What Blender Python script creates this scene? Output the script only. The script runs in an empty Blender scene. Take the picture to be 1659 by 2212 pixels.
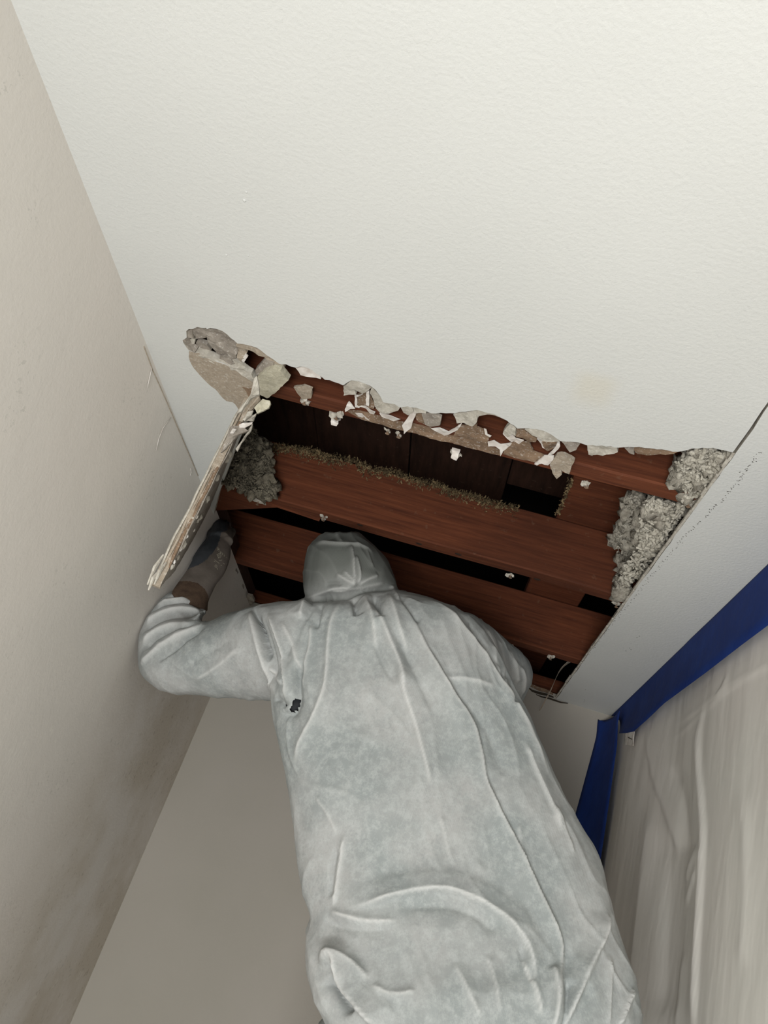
import bpy, bmesh, math, random
import numpy as np
from mathutils import Vector, Matrix, noise
from mathutils.bvhtree import BVHTree
import mathutils.geometry as mg

# ---------------------------------------------------------------- camera, light, exposure
# room axes: x across the closet, y towards its back wall, z up; the camera is the origin, the floor lies at z = -1.70
SC = bpy.context.scene
F = 1661.0
P0 = np.array([829.5, 1106.0])
def _n(v):
    v = np.array(v, float); return v/np.linalg.norm(v)
AY = _n([-7.5, 922, F]); AZ = _n([1077, -2983, F]); AZ = _n(AZ-AY*(AZ@AY)); AX = np.cross(AY, AZ)
M = np.array([AX, AY, AZ])
cam = bpy.data.cameras.new('camera'); co = bpy.data.objects.new('camera', cam); SC.collection.objects.link(co)
R = M[:, 0]; D = M[:, 1]; W = M[:, 2]
co.matrix_world = Matrix(((R[0], -D[0], -W[0], 0), (R[1], -D[1], -W[1], 0), (R[2], -D[2], -W[2], 0), (0, 0, 0, 1)))
cam.sensor_fit = 'HORIZONTAL'; cam.sensor_width = 36; cam.lens = F/1659*36; cam.clip_start = 0.02
SC.camera = co

world = bpy.data.worlds.new('world'); SC.world = world; world.use_nodes = True
bg = world.node_tree.nodes['Background']; bg.inputs[0].default_value = (0.98, 0.99, 1.0, 1); bg.inputs[1].default_value = 0.5

def area(name, loc, target, sx, sy, power, col):
    l = bpy.data.lights.new(name, 'AREA'); l.shape = 'RECTANGLE'; l.size = sx; l.size_y = sy; l.energy = power; l.color = col
    o = bpy.data.objects.new(name, l); SC.collection.objects.link(o); o.location = loc
    o.rotation_euler = (Vector(target)-Vector(loc)).to_track_quat('-Z', 'Y').to_euler()
area('rear_area_light', (-0.08, -0.85, -0.72), (0.26, 1.1, 0.22), 0.7, 0.7, 38, (1.0, 1.0, 0.985))  # unseen soft light added behind and below the camera, set by brightness
SC.view_settings.view_transform = 'Standard'; SC.view_settings.look = 'None'
SC.view_settings.exposure = -0.02; SC.view_settings.gamma = 1.0; SC.view_settings.use_curve_mapping = False

# ---------------------------------------------------------------- measuring helpers (a pixel of the photograph -> a point in the room)
def ray(px, py): return M@np.array([(px-P0[0])/F, (py-P0[1])/F, 1.0])
def hit(px, py, ax, val):
    r = ray(px, py); return r*(val/r[ax])
def at(px, py, zc): return ray(px, py)*zc
def projv(V):
    c = V@M            # rows: camera coords
    return P0+F*c[:, :2]/c[:, 2:3]
def hit_plane(px, py, p, n):
    r = ray(px, py); return r*((np.array(p)@n)/(r@n))

XL, XR, YB, ZC, ZJ, ZF = -0.645, 0.477, 2.175, 0.72, 0.736, -1.70
TD = ZJ-ZC
rnd = random.Random(7)

# ---------------------------------------------------------------- materials
def mat(name, col, rough=0.8, build=None, spec=0.3):
    m = bpy.data.materials.new(name); m.use_nodes = True
    nt = m.node_tree; b = nt.nodes['Principled BSDF']
    b.inputs['Base Color'].default_value = (*col, 1); b.inputs['Roughness'].default_value = rough
    b.inputs['Specular IOR Level'].default_value = spec
    if build: build(nt, b)
    return m
def N(nt, t, **k):
    n = nt.nodes.new(t)
    for a, v in k.items():
        if a in n.inputs: n.inputs[a].default_value = v
        else: setattr(n, a, v)
    return n
def geo_noise(nt, scale, detail=4, rough=0.55, stretch=None, src='pos', w=0):
    g = nt.nodes.new('ShaderNodeNewGeometry'); out = g.outputs['Position']
    if src == 'obj':
        g = nt.nodes.new('ShaderNodeTexCoord'); out = g.outputs['Object']
    if stretch:
        mp = nt.nodes.new('ShaderNodeMapping'); mp.inputs['Scale'].default_value = stretch
        nt.links.new(out, mp.inputs[0]); out = mp.outputs[0]
    n = N(nt, 'ShaderNodeTexNoise'); n.inputs['Scale'].default_value = scale; n.inputs['Detail'].default_value = detail
    n.inputs['Roughness'].default_value = rough
    nt.links.new(out, n.inputs['Vector']); return n.outputs['Fac']
def ramp(nt, src, a, b, c0, c1):
    r = nt.nodes.new('ShaderNodeValToRGB'); e = r.color_ramp.elements
    e[0].position = a; e[1].position = b; e[0].color = (*c0, 1); e[1].color = (*c1, 1)
    nt.links.new(src, r.inputs[0]); return r.outputs[0]
def fac(nt, src, a, b): return ramp(nt, src, a, b, (0, 0, 0), (1, 1, 1))
def mix(nt, f, a, b, blend='MIX'):
    m = nt.nodes.new('ShaderNodeMix'); m.data_type = 'RGBA'; m.blend_type = blend
    if isinstance(f, (int, float)): m.inputs[0].default_value = f
    else: nt.links.new(f, m.inputs[0])
    for i, v in ((6, a), (7, b)):
        if isinstance(v, tuple): m.inputs[i].default_value = (*v, 1)
        else: nt.links.new(v, m.inputs[i])
    return m.outputs[2]
def mul(nt, a, b, op='MULTIPLY'):
    m = nt.nodes.new('ShaderNodeMath'); m.operation = op
    for i, v in ((0, a), (1, b)):
        if isinstance(v, (int, float)): m.inputs[i].default_value = v
        else: nt.links.new(v, m.inputs[i])
    return m.outputs[0]
def bump(nt, b, h, strength, dist=0.002, prev=None):
    n = nt.nodes.new('ShaderNodeBump'); n.inputs['Strength'].default_value = strength; n.inputs['Distance'].default_value = dist
    nt.links.new(h, n.inputs['Height'])
    if prev: nt.links.new(prev, n.inputs['Normal'])
    nt.links.new(n.outputs[0], b.inputs['Normal']); return n.outputs[0]
def col(nt, b, c): nt.links.new(c, b.inputs['Base Color'])
def sep(nt, k):
    g = nt.nodes.new('ShaderNodeNewGeometry'); s = nt.nodes.new('ShaderNodeSeparateXYZ'); nt.links.new(g.outputs['Position'], s.inputs[0])
    return s.outputs[k]
def band(nt, src, a, b, c, d):          # trapezoid mask
    m1 = nt.nodes.new('ShaderNodeMapRange'); m1.interpolation_type = 'SMOOTHSTEP'
    m1.inputs[1].default_value = a; m1.inputs[2].default_value = b; nt.links.new(src, m1.inputs[0])
    m2 = nt.nodes.new('ShaderNodeMapRange'); m2.interpolation_type = 'SMOOTHSTEP'
    m2.inputs[1].default_value = c; m2.inputs[2].default_value = d; m2.inputs[3].default_value = 1; m2.inputs[4].default_value = 0
    nt.links.new(src, m2.inputs[0])
    return mul(nt, m1.outputs[0], m2.outputs[0])

def m_ceiling(nt, b):
    c = mix(nt, fac(nt, geo_noise(nt, 2.2, 2), .35, .7), (.655, .665, .645), (.62, .63, .61))
    c = mix(nt, mul(nt, band(nt, sep(nt, 0), .04, .07, .09, .12), mul(nt, band(nt, sep(nt, 1), .80, .83, .85, .90), .35)), c, (.62, .57, .44))
    col(nt, b, c)
    p = bump(nt, b, geo_noise(nt, 190, 3, .55), .5, .0012)
    bump(nt, b, geo_noise(nt, 480, 2, .5), .2, .0004, p)
def m_wall(nt, b):
    c = mix(nt, fac(nt, geo_noise(nt, 2.0, 3), .35, .7), (.715, .672, .62), (.685, .655, .605))
    y = sep(nt, 1); z = sep(nt, 2)
    big = fac(nt, geo_noise(nt, 5, 4, .6), .36, .62)
    st = mul(nt, mul(nt, band(nt, y, 1.45, 1.85, 2.4, 2.6), band(nt, z, -3, -2, .32, .55)), big)
    c = mix(nt, mul(nt, st, .5), c, (.47, .40, .295))
    sp = fac(nt, geo_noise(nt, 70, 3, .7), .60, .66)
    c = mix(nt, mul(nt, mul(nt, sp, st), .5), c, (.30, .25, .18))
    sc = mul(nt, fac(nt, geo_noise(nt, 95, 3, .7), .60, .63), mul(nt, fac(nt, geo_noise(nt, 9, 2), .55, .62), band(nt, y, -.5, -.2, 3, 4)))
    c = mix(nt, mul(nt, sc, .28), c, (.36, .36, .32))
    lt = mul(nt, fac(nt, geo_noise(nt, 26, 3, .6), .64, .70), band(nt, z, -3, -2.5, .1, .3))
    c = mix(nt, mul(nt, lt, .35), c, (.80, .78, .70))
    col(nt, b, c)
    p = bump(nt, b, geo_noise(nt, 190, 3, .5), .35, .0012)
    bump(nt, b, geo_noise(nt, 14, 3), .25, .004, p)
def m_back(nt, b):
    c = mix(nt, fac(nt, geo_noise(nt, 2.5, 3), .35, .7), (.43, .40, .355), (.40, .375, .325))
    col(nt, b, c); bump(nt, b, geo_noise(nt, 260, 2), .25, .0008)
def wood(dark, light, stretch=(2, 40, 40)):
    def f(nt, b):
        n1 = geo_noise(nt, 3.5, 6, .65, stretch)
        n2 = geo_noise(nt, 3.0, 3, .5)
        c = ramp(nt, n1, .3, .72, dark, light)
        c = mix(nt, mul(nt, fac(nt, n2, .5, .75), .45), c, tuple(x*.45 for x in dark))
        c = mix(nt, mul(nt, fac(nt, geo_noise(nt, 60, 2), .66, .74), .18), c, (.22, .15, .10))
        col(nt, b, c); bump(nt, b, n1, .4, .0015)
    return f
def gyp(c0, c1, s=60):
    def f(nt, b):
        n = geo_noise(nt, s, 5, .65)
        c = ramp(nt, n, .3, .7, c0, c1)
        c = mix(nt, mul(nt, fac(nt, geo_noise(nt, 240, 2), .58, .66), .3), c, (.72, .70, .66))
        col(nt, b, c); bump(nt, b, n, .7, .003)
    return f
MAT = {}
MAT['ceiling'] = mat('painted_ceiling', (.8, .8, .78), .75, m_ceiling)
MAT['wall'] = mat('scuffed_wall_paint', (.68, .64, .58), .8, m_wall)
MAT['back'] = mat('back_wall_paint', (.64, .61, .55), .85, m_back)
MAT['floor'] = mat('pale_bounce_floor', (.5, .48, .45), .8, gyp((.46, .44, .41), (.58, .56, .52), 5))  # unseen floor, made pale to bounce light onto the ceiling
MAT['joist'] = mat('red_brown_lumber', (.15, .05, .03), .8, wood((.070, .019, .008), (.175, .052, .021)))
MAT['plank'] = mat('dark_roof_board', (.06, .03, .02), .9, wood((.022, .010, .006), (.065, .028, .017), (14, 2, 2)))
MAT['void'] = mat('unlit_attic_black', (.012, .009, .008), .95, lambda nt, b: col(nt, b, ramp(nt, geo_noise(nt, 4), .3, .7, (.006, .005, .005), (.018, .013, .010))))  # near-black colour stands in for the darkness of the attic
MAT['gypsum'] = mat('broken_gypsum', (.45, .41, .35), .9, gyp((.36, .33, .28), (.60, .57, .50)))
MAT['grey_gypsum'] = mat('dusty_gypsum', (.3, .26, .22), .9, gyp((.19, .165, .14), (.40, .36, .31), 40))
MAT['tan_core'] = mat('tan_gypsum_core', (.45, .40, .33), .9, gyp((.33, .275, .21), (.44, .375, .30), 130))
MAT['pale_core'] = mat('pale_gypsum_core', (.5, .47, .38), .9, gyp((.44, .41, .31), (.60, .57, .45), 160))
MAT['brown_paper'] = mat('brown_backing_paper', (.2, .13, .08), .85, gyp((.15, .10, .065), (.30, .205, .135), 35))
MAT['white_paper'] = mat('white_face_paper', (.72, .68, .64), .7, lambda nt, b: (col(nt, b, ramp(nt, geo_noise(nt, 60), .3, .65, (.55, .49, .44), (.80, .77, .73))), bump(nt, b, geo_noise(nt, 120), .4, .002)))
MAT['insul'] = mat('grey_cellulose', (.4, .38, .33), .95, lambda nt, b: (col(nt, b, ramp(nt, geo_noise(nt, 45, 5, .7), .3, .7, (.17, .15, .12), (.52, .49, .42))), bump(nt, b, geo_noise(nt, 150, 4, .7), .9, .004)))
MAT['insul_light'] = mat('pale_cellulose', (.5, .47, .42), .95, lambda nt, b: (col(nt, b, ramp(nt, geo_noise(nt, 60, 4, .7), .3, .65, (.27, .25, .205), (.58, .55, .475))), bump(nt, b, geo_noise(nt, 200, 3), .6, .003)))
MAT['insul_dark'] = mat('dark_olive_cellulose', (.2, .18, .13), .95, lambda nt, b: (col(nt, b, ramp(nt, geo_noise(nt, 55, 5, .7), .3, .7, (.075, .065, .045), (.30, .27, .205))), bump(nt, b, geo_noise(nt, 150, 4, .7), .9, .004)))
MAT['fuzz'] = mat('brown_dust_fuzz', (.17, .13, .07), .95, lambda nt, b: col(nt, b, ramp(nt, geo_noise(nt, 80), .35, .65, (.07, .05, .025), (.26, .19, .10))))
MAT['tape'] = mat('blue_painters_tape', (.008, .035, .22), .75, lambda nt, b: (col(nt, b, mix(nt, fac(nt, geo_noise(nt, 14, 3), .4, .7), (.005, .026, .16), (.008, .036, .20))), bump(nt, b, geo_noise(nt, 20, 3, .5, (3, 3, 1)), .35, .004)))
MAT['steel'] = mat('rusty_nail', (.25, .16, .10), .6, gyp((.10, .06, .04), (.35, .24, .16), 200))
MAT['black'] = mat('flat_dark_brown', (.05, .04, .03), .95)  # flat dark tone for the score marks, cracks and print
MAT['dark_knot'] = mat('dark_knot', (.03, .018, .012), .85)
MAT['alu'] = mat('ladder_aluminium', (.55, .55, .56), .35); MAT['alu'].node_tree.nodes['Principled BSDF'].inputs['Metallic'].default_value = .9
MAT['boot'] = mat('boot_leather', (.05, .035, .025), .6)
MAT['skin'] = mat('skin', (.45, .27, .19), .55)
MAT['shirt'] = mat('dark_undershirt', (.03, .032, .035), .9)
MAT['glove_fabric'] = mat('grey_brown_glove_knit', (.16, .13, .11), .9, lambda nt, b: (col(nt, b, ramp(nt, geo_noise(nt, 18, 4, .6), .3, .7, (.10, .085, .072), (.17, .145, .125))), bump(nt, b, geo_noise(nt, 300, 2), .6, .001)))
MAT['glove_cuff'] = mat('brown_glove_cuff', (.13, .08, .05), .9, lambda nt, b: (col(nt, b, ramp(nt, geo_noise(nt, 60), .3, .7, (.055, .034, .022), (.105, .068, .045))), bump(nt, b, geo_noise(nt, 350, 2), .7, .001)))
MAT['glove_coat'] = mat('blue_black_glove_coating', (.05, .055, .065), .6, lambda nt, b: col(nt, b, ramp(nt, geo_noise(nt, 25, 4), .35, .7, (.028, .034, .042), (.06, .066, .076))))
MAT['print'] = mat('pale_glove_print', (.42, .39, .30), .8)

def m_suit(nt, b):
    cl = geo_noise(nt, 5.5, 3, .55)
    fi = geo_noise(nt, 75, 6, .78, None)
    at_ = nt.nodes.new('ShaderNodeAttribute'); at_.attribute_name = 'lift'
    f1 = fac(nt, cl, .42, .60)
    c = mix(nt, f1, (.35, .385, .385), (.485, .49, .485))
    c = mix(nt, mul(nt, fac(nt, fi, .44, .62), .58), c, (.60, .63, .625))
    c = mix(nt, mul(nt, fac(nt, geo_noise(nt, 15, 5, .72), .50, .64), .45), c, (.30, .325, .325))
    c = mix(nt, mul(nt, fac(nt, geo_noise(nt, 240, 3, .7), .50, .66), .30), c, (.33, .355, .35))
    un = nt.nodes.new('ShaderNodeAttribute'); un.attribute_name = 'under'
    c = mix(nt, un.outputs['Fac'], c, (.12, .128, .118))  # darker cloth tone by attribute, strongest around the hood
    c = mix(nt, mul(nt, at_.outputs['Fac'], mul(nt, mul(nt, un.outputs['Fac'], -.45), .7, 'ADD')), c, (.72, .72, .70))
    col(nt, b, c)
    # fine bonded-cloth twill
    g = nt.nodes.new('ShaderNodeNewGeometry'); mp = nt.nodes.new('ShaderNodeMapping'); mp.inputs['Rotation'].default_value = (.3, .5, .8)
    nt.links.new(g.outputs['Position'], mp.inputs[0])
    w = nt.nodes.new('ShaderNodeTexWave'); w.inputs['Scale'].default_value = 150; w.inputs['Distortion'].default_value = 1.5
    nt.links.new(mp.outputs[0], w.inputs[0])
    p = bump(nt, b, w.outputs['Fac'], .10, .0006)
    p = bump(nt, b, geo_noise(nt, 60, 4, .6), .22, .002, p)
    bump(nt, b, geo_noise(nt, 7, 3, .5, (1.6, 1.6, .6)), .45, .02, p)
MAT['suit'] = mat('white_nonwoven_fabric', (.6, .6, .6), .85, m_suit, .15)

def m_sheet(nt, b):
    out = nt.nodes['Material Output']
    b.inputs['Roughness'].default_value = .35
    c = mix(nt, fac(nt, geo_noise(nt, 3, 3), .35, .65), (.90, .86, .81), (.87, .855, .80)); col(nt, b, c)
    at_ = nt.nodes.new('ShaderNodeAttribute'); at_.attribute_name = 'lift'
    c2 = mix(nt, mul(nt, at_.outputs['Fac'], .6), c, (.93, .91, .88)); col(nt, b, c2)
    tr = nt.nodes.new('ShaderNodeBsdfTranslucent'); tr.inputs[0].default_value = (.7, .68, .64, 1)
    tp = nt.nodes.new('ShaderNodeBsdfTransparent'); tp.inputs[0].default_value = (.95, .94, .92, 1)
    m1 = nt.nodes.new('ShaderNodeMixShader'); m1.inputs[0].default_value = .12; nt.links.new(b.outputs[0], m1.inputs[1]); nt.links.new(tr.outputs[0], m1.inputs[2])
    m2 = nt.nodes.new('ShaderNodeMixShader'); m2.inputs[0].default_value = .05; nt.links.new(m1.outputs[0], m2.inputs[1]); nt.links.new(tp.outputs[0], m2.inputs[2])
    nt.links.new(m2.outputs[0], out.inputs[0])
    bump(nt, b, geo_noise(nt, 9, 3, .5, (1, 1.4, .45)), .35, .012)
MAT['sheet'] = mat('milky_plastic_film', (.7, .67, .62), .35, m_sheet, .4)

# ---------------------------------------------------------------- mesh helpers
def mk(name, V, Fc, m, parent=None, smooth=False, midx=None, kind=None, attr=None):
    V = np.asarray(V, float)
    if parent is None: org = np.array([(V[:, 0].min()+V[:, 0].max())/2, (V[:, 1].min()+V[:, 1].max())/2, V[:, 2].min()])
    else:
        org = np.zeros(3); p = parent
        while p is not None: org = org+np.array(p.location); p = p.parent
    me = bpy.data.meshes.new(name); me.from_pydata((V-org).tolist(), [], [list(map(int, f)) for f in Fc])
    for mm in (m if isinstance(m, (list, tuple)) else [m]): me.materials.append(MAT[mm])
    if smooth: me.polygons.foreach_set('use_smooth', [True]*len(me.polygons))
    if midx is not None: me.polygons.foreach_set('material_index', list(map(int, midx)))
    if attr is not None:
        a = me.attributes.new('lift', 'FLOAT', 'POINT'); a.data.foreach_set('value', np.asarray(attr, np.float32))
    me.update()
    o = bpy.data.objects.new(name, me); SC.collection.objects.link(o)
    if parent is None: o.location = org
    else: o.parent = parent
    if kind: o['kind'] = kind
    return o
def tag(o, label=None, cat=None, group=None, kind=None):
    if label: o['label'] = label
    if cat: o['category'] = cat
    if group: o['group'] = group
    if kind: o['kind'] = kind
    return o
def thing(name, loc, label, cat, group=None):
    o = bpy.data.objects.new(name, None); SC.collection.objects.link(o); o.location = loc; o.empty_display_size = .05
    return tag(o, label, cat, group)
def box(x0, x1, y0, y1, z0, z1):
    V = [(x, y, z) for x in (x0, x1) for y in (y0, y1) for z in (z0, z1)]
    Fc = [(0, 1, 3, 2), (4, 6, 7, 5), (0, 4, 5, 1), (2, 3, 7, 6), (0, 2, 6, 4), (1, 5, 7, 3)]
    return V, Fc
def gridbox(x0, x1, y0, y1, z0, z1, n, amp, seed=0, axis=0, m=3):
    """beam along one axis with slightly uneven faces and eased edges"""
    c = (np.array([x0, y0, z0])+np.array([x1, y1, z1]))/2; L = [x1-x0, y1-y0, z1-z0]
    a, b = [i for i in range(3) if i != axis]
    e = min(L[a], L[b])*.08
    hw, hh = L[a]/2, L[b]/2
    prof = [(-hw+e, -hh), (hw-e, -hh), (hw, -hh+e), (hw, hh-e), (hw-e, hh), (-hw+e, hh), (-hw, hh-e), (-hw, -hh+e)]
    V = []; Fc = []
    for i in range(n+1):
        t = i/n-.5
        for p in prof:
            v = [0, 0, 0]; v[axis] = t*L[axis]; v[a] = p[0]; v[b] = p[1]
            q = Vector(v)*3+Vector((seed, 0, 0)); d = noise.noise(q*2)*amp
            v[a] += d; v[b] += noise.noise(q*2+Vector((9, 9, 9)))*amp
            V.append([v[k]+c[k] for k in range(3)])
    k = len(prof)
    for i in range(n):
        for j in range(k): Fc.append((i*k+j, i*k+(j+1) % k, (i+1)*k+(j+1) % k, (i+1)*k+j))
    Fc.append(tuple(range(k))[::-1]); Fc.append(tuple(n*k+j for j in range(k)))
    return V, Fc
def join(parts):
    V = []; Fc = []
    for v, f in parts:
        o = len(V); V += [tuple(p) for p in v]; Fc += [tuple(i+o for i in q) for q in f]
    return V, Fc
def tube(pts, rad, k=8, close=True):
    pts = [Vector(p) for p in pts]; n = len(pts)
    if not hasattr(rad, '__len__'): rad = [rad]*n
    V = []; Fc = []; up = None
    for i, p in enumerate(pts):
        t = (pts[min(i+1, n-1)]-pts[max(i-1, 0)]).normalized()
        if up is None:
            up = Vector((0, 0, 1)) if abs(t.z) < .9 else Vector((1, 0, 0))
        u = t.cross(up).normalized(); w = u.cross(t).normalized(); up = w
        for j in range(k):
            a = 2*math.pi*j/k; V.append(p+(u*math.cos(a)+w*math.sin(a))*rad[i])
    for i in range(n-1):
        for j in range(k): Fc.append((i*k+j, i*k+(j+1) % k, (i+1)*k+(j+1) % k, (i+1)*k+j))
    if close: Fc.append(tuple(range(k))[::-1]); Fc.append(tuple((n-1)*k+j for j in range(k)))
    return [tuple(v) for v in V], Fc
def ico(c, r, sub=1, sc=(1, 1, 1), amp=0., seed=0):
    bm = bmesh.new(); bmesh.ops.create_icosphere(bm, subdivisions=sub, radius=1)
    V = []
    for v in bm.verts:
        d = 1+amp*noise.noise(v.co*1.7+Vector((seed*3.1, seed, 0)))*2
        V.append((c[0]+v.co.x*r*sc[0]*d, c[1]+v.co.y*r*sc[1]*d, c[2]+v.co.z*r*sc[2]*d))
    Fc = [tuple(l.index for l in f.verts) for f in bm.faces]; bm.free(); return V, Fc
def inpoly(x, y, P):
    ins = False; j = len(P)-1
    for i in range(len(P)):
        xi, yi = P[i][0], P[i][1]; xj, yj = P[j][0], P[j][1]
        if (yi > y) != (yj > y) and x < (xj-xi)*(y-yi)/(yj-yi)+xi: ins = not ins
        j = i
    return ins
def jag(P, step, amp, seed=1, closed=True):
    """subdivide an outline and roughen it"""
    out = []; n = len(P); r = random.Random(seed)
    for i in range(n if closed else n-1):
        a = P[i]; b = P[(i+1) % n]; L = math.hypot(b[0]-a[0], b[1]-a[1]); k = max(1, int(L/step))
        for j in range(k):
            t = j/k; q = amp if j else amp*.3
            out.append((a[0]+(b[0]-a[0])*t+r.uniform(-q, q), a[1]+(b[1]-a[1])*t+r.uniform(-q, q)))
    if not closed: out.append(P[-1])
    return out
def cdt(outer, inner_pts=()):
    """triangulate a 2-D outline with loose inner points"""
    n = len(outer); vs = [Vector(p) for p in outer]+[Vector(p) for p in inner_pts]
    r = mg.delaunay_2d_cdt(vs, [], [list(range(n))], 1, 1e-7)
    return [tuple(v) for v in r[0]], [tuple(f) for f in r[2]]

# ---------------------------------------------------------------- the room shell
def wallbox(name, b, m, kind='structure'):
    V, Fc = box(*b); o = mk(name, V, Fc, m); o['kind'] = kind; return o
YO = -2.2
wallbox('floor', (XL-.1, 2.6, YO, YB+.1, ZF-.1, ZF), 'floor')
wallbox('wall_left', (XL-.1, XL, YO, YB+.0, ZF, ZC+.015), 'wall')
wallbox('wall_back', (XL-.1, XR+.1, YB, YB+.1, ZF, ZC+.015), 'back')
wallbox('wall_right', (XR, XR+.1, -.25, YB, ZF, ZC), 'wall')

# ceiling board with the broken-out opening, the saw slit running on from its corner
def C(ox, oy, s, pts): return [(ox+a/s, oy+b/s) for a, b in pts]
top = C(380, 690, 5.925, [(170, 400), (95, 300), (90, 265), (140, 235), (130, 150), (160, 125), (215, 125), (270, 95), (340, 108), (385, 110), (395, 125), (440, 112), (520, 122),
      (590, 145), (650, 185), (700, 235), (750, 270), (785, 310), (870, 318), (960, 340), (1040, 365), (1090, 400), (1160, 455), (1240, 505), (1310, 560), (1350, 575)]) \
    + [(617, 787), (638, 794), (656, 792), (675, 800), (692, 812), (702, 820), (720, 825), (741, 832), (750, 826), (759, 822), (775, 824), (799, 833), (812, 842), (822, 856), (827.6, 869.5), (852, 873), (863, 880),
       (880, 878), (899, 881), (919, 888), (932, 893), (982, 893), (1005, 889), (1031, 886), (1058, 893), (1078, 900), (1095, 909), (1118, 926), (1140, 925), (1158, 927), (1175, 931), (1191, 939), (1211, 953), (1250, 956),
       (1268, 962), (1300, 962), (1336, 967), (1370, 966), (1403, 968), (1430, 971), (1464, 976), (1495, 969), (1518, 967), (1540, 968), (1555, 971), (1583, 977)]
slit = [(1620, 926), (1645, 888), (1700, 812), (1760, 730), (1764, 731), (1704, 815), (1650, 890), (1626, 929), (1591, 976)]
right = [(1591, 976), (1200, 1511)]
holepx = jag(top, 9, 1.5, 3, False)+slit[:-1]+jag(right, 16, 1.0, 5, False)
H2 = [tuple(hit(px, py, 2, ZC)[:2]) for px, py in holepx]
H2 += [(.270, YB+.001), (-.2, YB+.001), (XL-.001, YB+.001), (XL-.001, 1.605)]
H2 += [(-.610, 1.49), (-.570, 1.38), (-.53, 1.27), (-.495, 1.18), tuple(hit(549, 838, 2, ZC)[:2]), tuple(hit(545, 815, 2, ZC)[:2]), tuple(hit(530, 806, 2, ZC)[:2]), tuple(hit(505, 795, 2, ZC)[:2]), tuple(hit(480, 783, 2, ZC)[:2]), tuple(hit(455, 775, 2, ZC)[:2]), tuple(hit(430, 763, 2, ZC)[:2])]
outer = [(XL, YO), (2.6, YO), (2.6, YB+.05), (XL-.02, YB+.05), (XL-.02, YO)]
outer = [(XL-.03, YO), (2.6, YO), (2.6, YB+.05), (XL-.03, YB+.05)]
no, nh = len(outer), len(H2)
res = mg.delaunay_2d_cdt([Vector(p) for p in outer+H2], [(i, (i+1) % no) for i in range(no)]+[(no+i, no+(i+1) % nh) for i in range(nh)], [], 0, 1e-7)
cv = [tuple(v) for v in res[0]]; cf = []
for f in res[2]:
    cx = sum(cv[i][0] for i in f)/3; cy = sum(cv[i][1] for i in f)/3
    if not inpoly(cx, cy, H2): cf.append(tuple(f))
def slab(cv, cf, z0, z1):
    n = len(cv); V = [(x, y, z0) for x, y in cv]+[(x, y, z1) for x, y in cv]; Fc = []; mi = []
    ec = {}
    for f in cf:
        Fc.append(tuple(reversed(f))); mi.append(0); Fc.append(tuple(i+n for i in f)); mi.append(1)
        for a, b in zip(f, f[1:]+f[:1]): ec[(a, b)] = 1
    for (a, b) in ec:
        if (b, a) not in ec: Fc.append((a, b, b+n, a+n)); mi.append(1)
    return V, Fc, mi
V, Fc, mi = slab(cv, cf, ZC, ZJ)
ceil = mk('ceiling', V, Fc, ['ceiling', 'gypsum'], midx=mi, kind='structure')

# ---------------------------------------------------------------- broken plaster along the edge
chipn = [0]
def chip(pts, z, th, m, name='gypsum_chunk', parent=None, tilt=(0, 0), amp=.0012, label=None, step=.006):
    """an irregular flake lying at height z, outlined from measured points"""
    chipn[0] += 1; s = chipn[0]
    P = [tuple(hit(px, py, 2, z)[:2]) for px, py in pts]
    P = jag(P, step, .0008, s)
    cx = sum(p[0] for p in P)/len(P); cy = sum(p[1] for p in P)/len(P)
    xs = [p[0] for p in P]; ys = [p[1] for p in P]; inn = []
    g = .009; x = min(xs)+g/2
    while x < max(xs):
        y = min(ys)+g/2
        while y < max(ys):
            q = (x+rnd.uniform(-.002, .002), y+rnd.uniform(-.002, .002))
            if inpoly(q[0], q[1], [(cx+(a-cx)*.86, cy+(b-cy)*.86) for a, b in P]): inn.append(q)
            y += g
        x += g
    vs, fs = cdt(P, inn); n = len(vs); V = []
    for k in (0, 1):
        for (x, y) in vs:
            h = noise.noise(Vector((x*70, y*70, s)))*amp*2+noise.noise(Vector((x*25, y*25, s+5)))*amp*2
            V.append((x, y, z+k*th-abs(0)+(h if k == 0 else 0)+(x-cx)*tilt[0]+(y-cy)*tilt[1]))
    Fc = []; ec = {}
    for f in fs:
        Fc.append(tuple(reversed(f))); Fc.append(tuple(i+n for i in f))
        for a, b in zip(f, f[1:]+f[:1]): ec[(a, b)] = 1
    for (a, b) in ec:
        if (b, a) not in ec: Fc.append((a, b, b+n, a+n))
    o = mk(name, V, Fc, m, parent or ceil)
    if label: o['label'] = label
    return o
A_ = lambda p: C(730, 810, 5.53, p)
B_ = lambda p: C(980, 860, 5.53, p)
D_ = lambda p: C(380, 690, 5.925, p)
C3 = lambda p: C(1100, 900, 2.968, p)
G = 'gypsum'
for pts in ([(70, 130), (160, 62), (280, 82), (400, 150), (360, 190), (290, 230), (200, 180), (215, 240), (130, 235), (70, 240)],
            [(400, 150), (480, 215), (535, 300), (548, 335), (500, 440), (440, 380), (420, 280), (380, 210)],
            [(545, 330), (690, 342), (745, 385), (720, 420), (610, 460), (500, 450), (450, 400)],
            [(745, 380), (800, 370), (890, 395), (900, 440), (840, 490), (780, 460)],
            [(895, 390), (960, 378), (1060, 430), (1050, 455), (920, 458)],
            [(1380, 460), (1480, 455), (1659, 425), (1659, 560), (1600, 610), (1530, 580), (1430, 580), (1400, 480)]):
    chip(A_(pts), ZC+.003+rnd.uniform(0, .003), .008, G)
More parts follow.
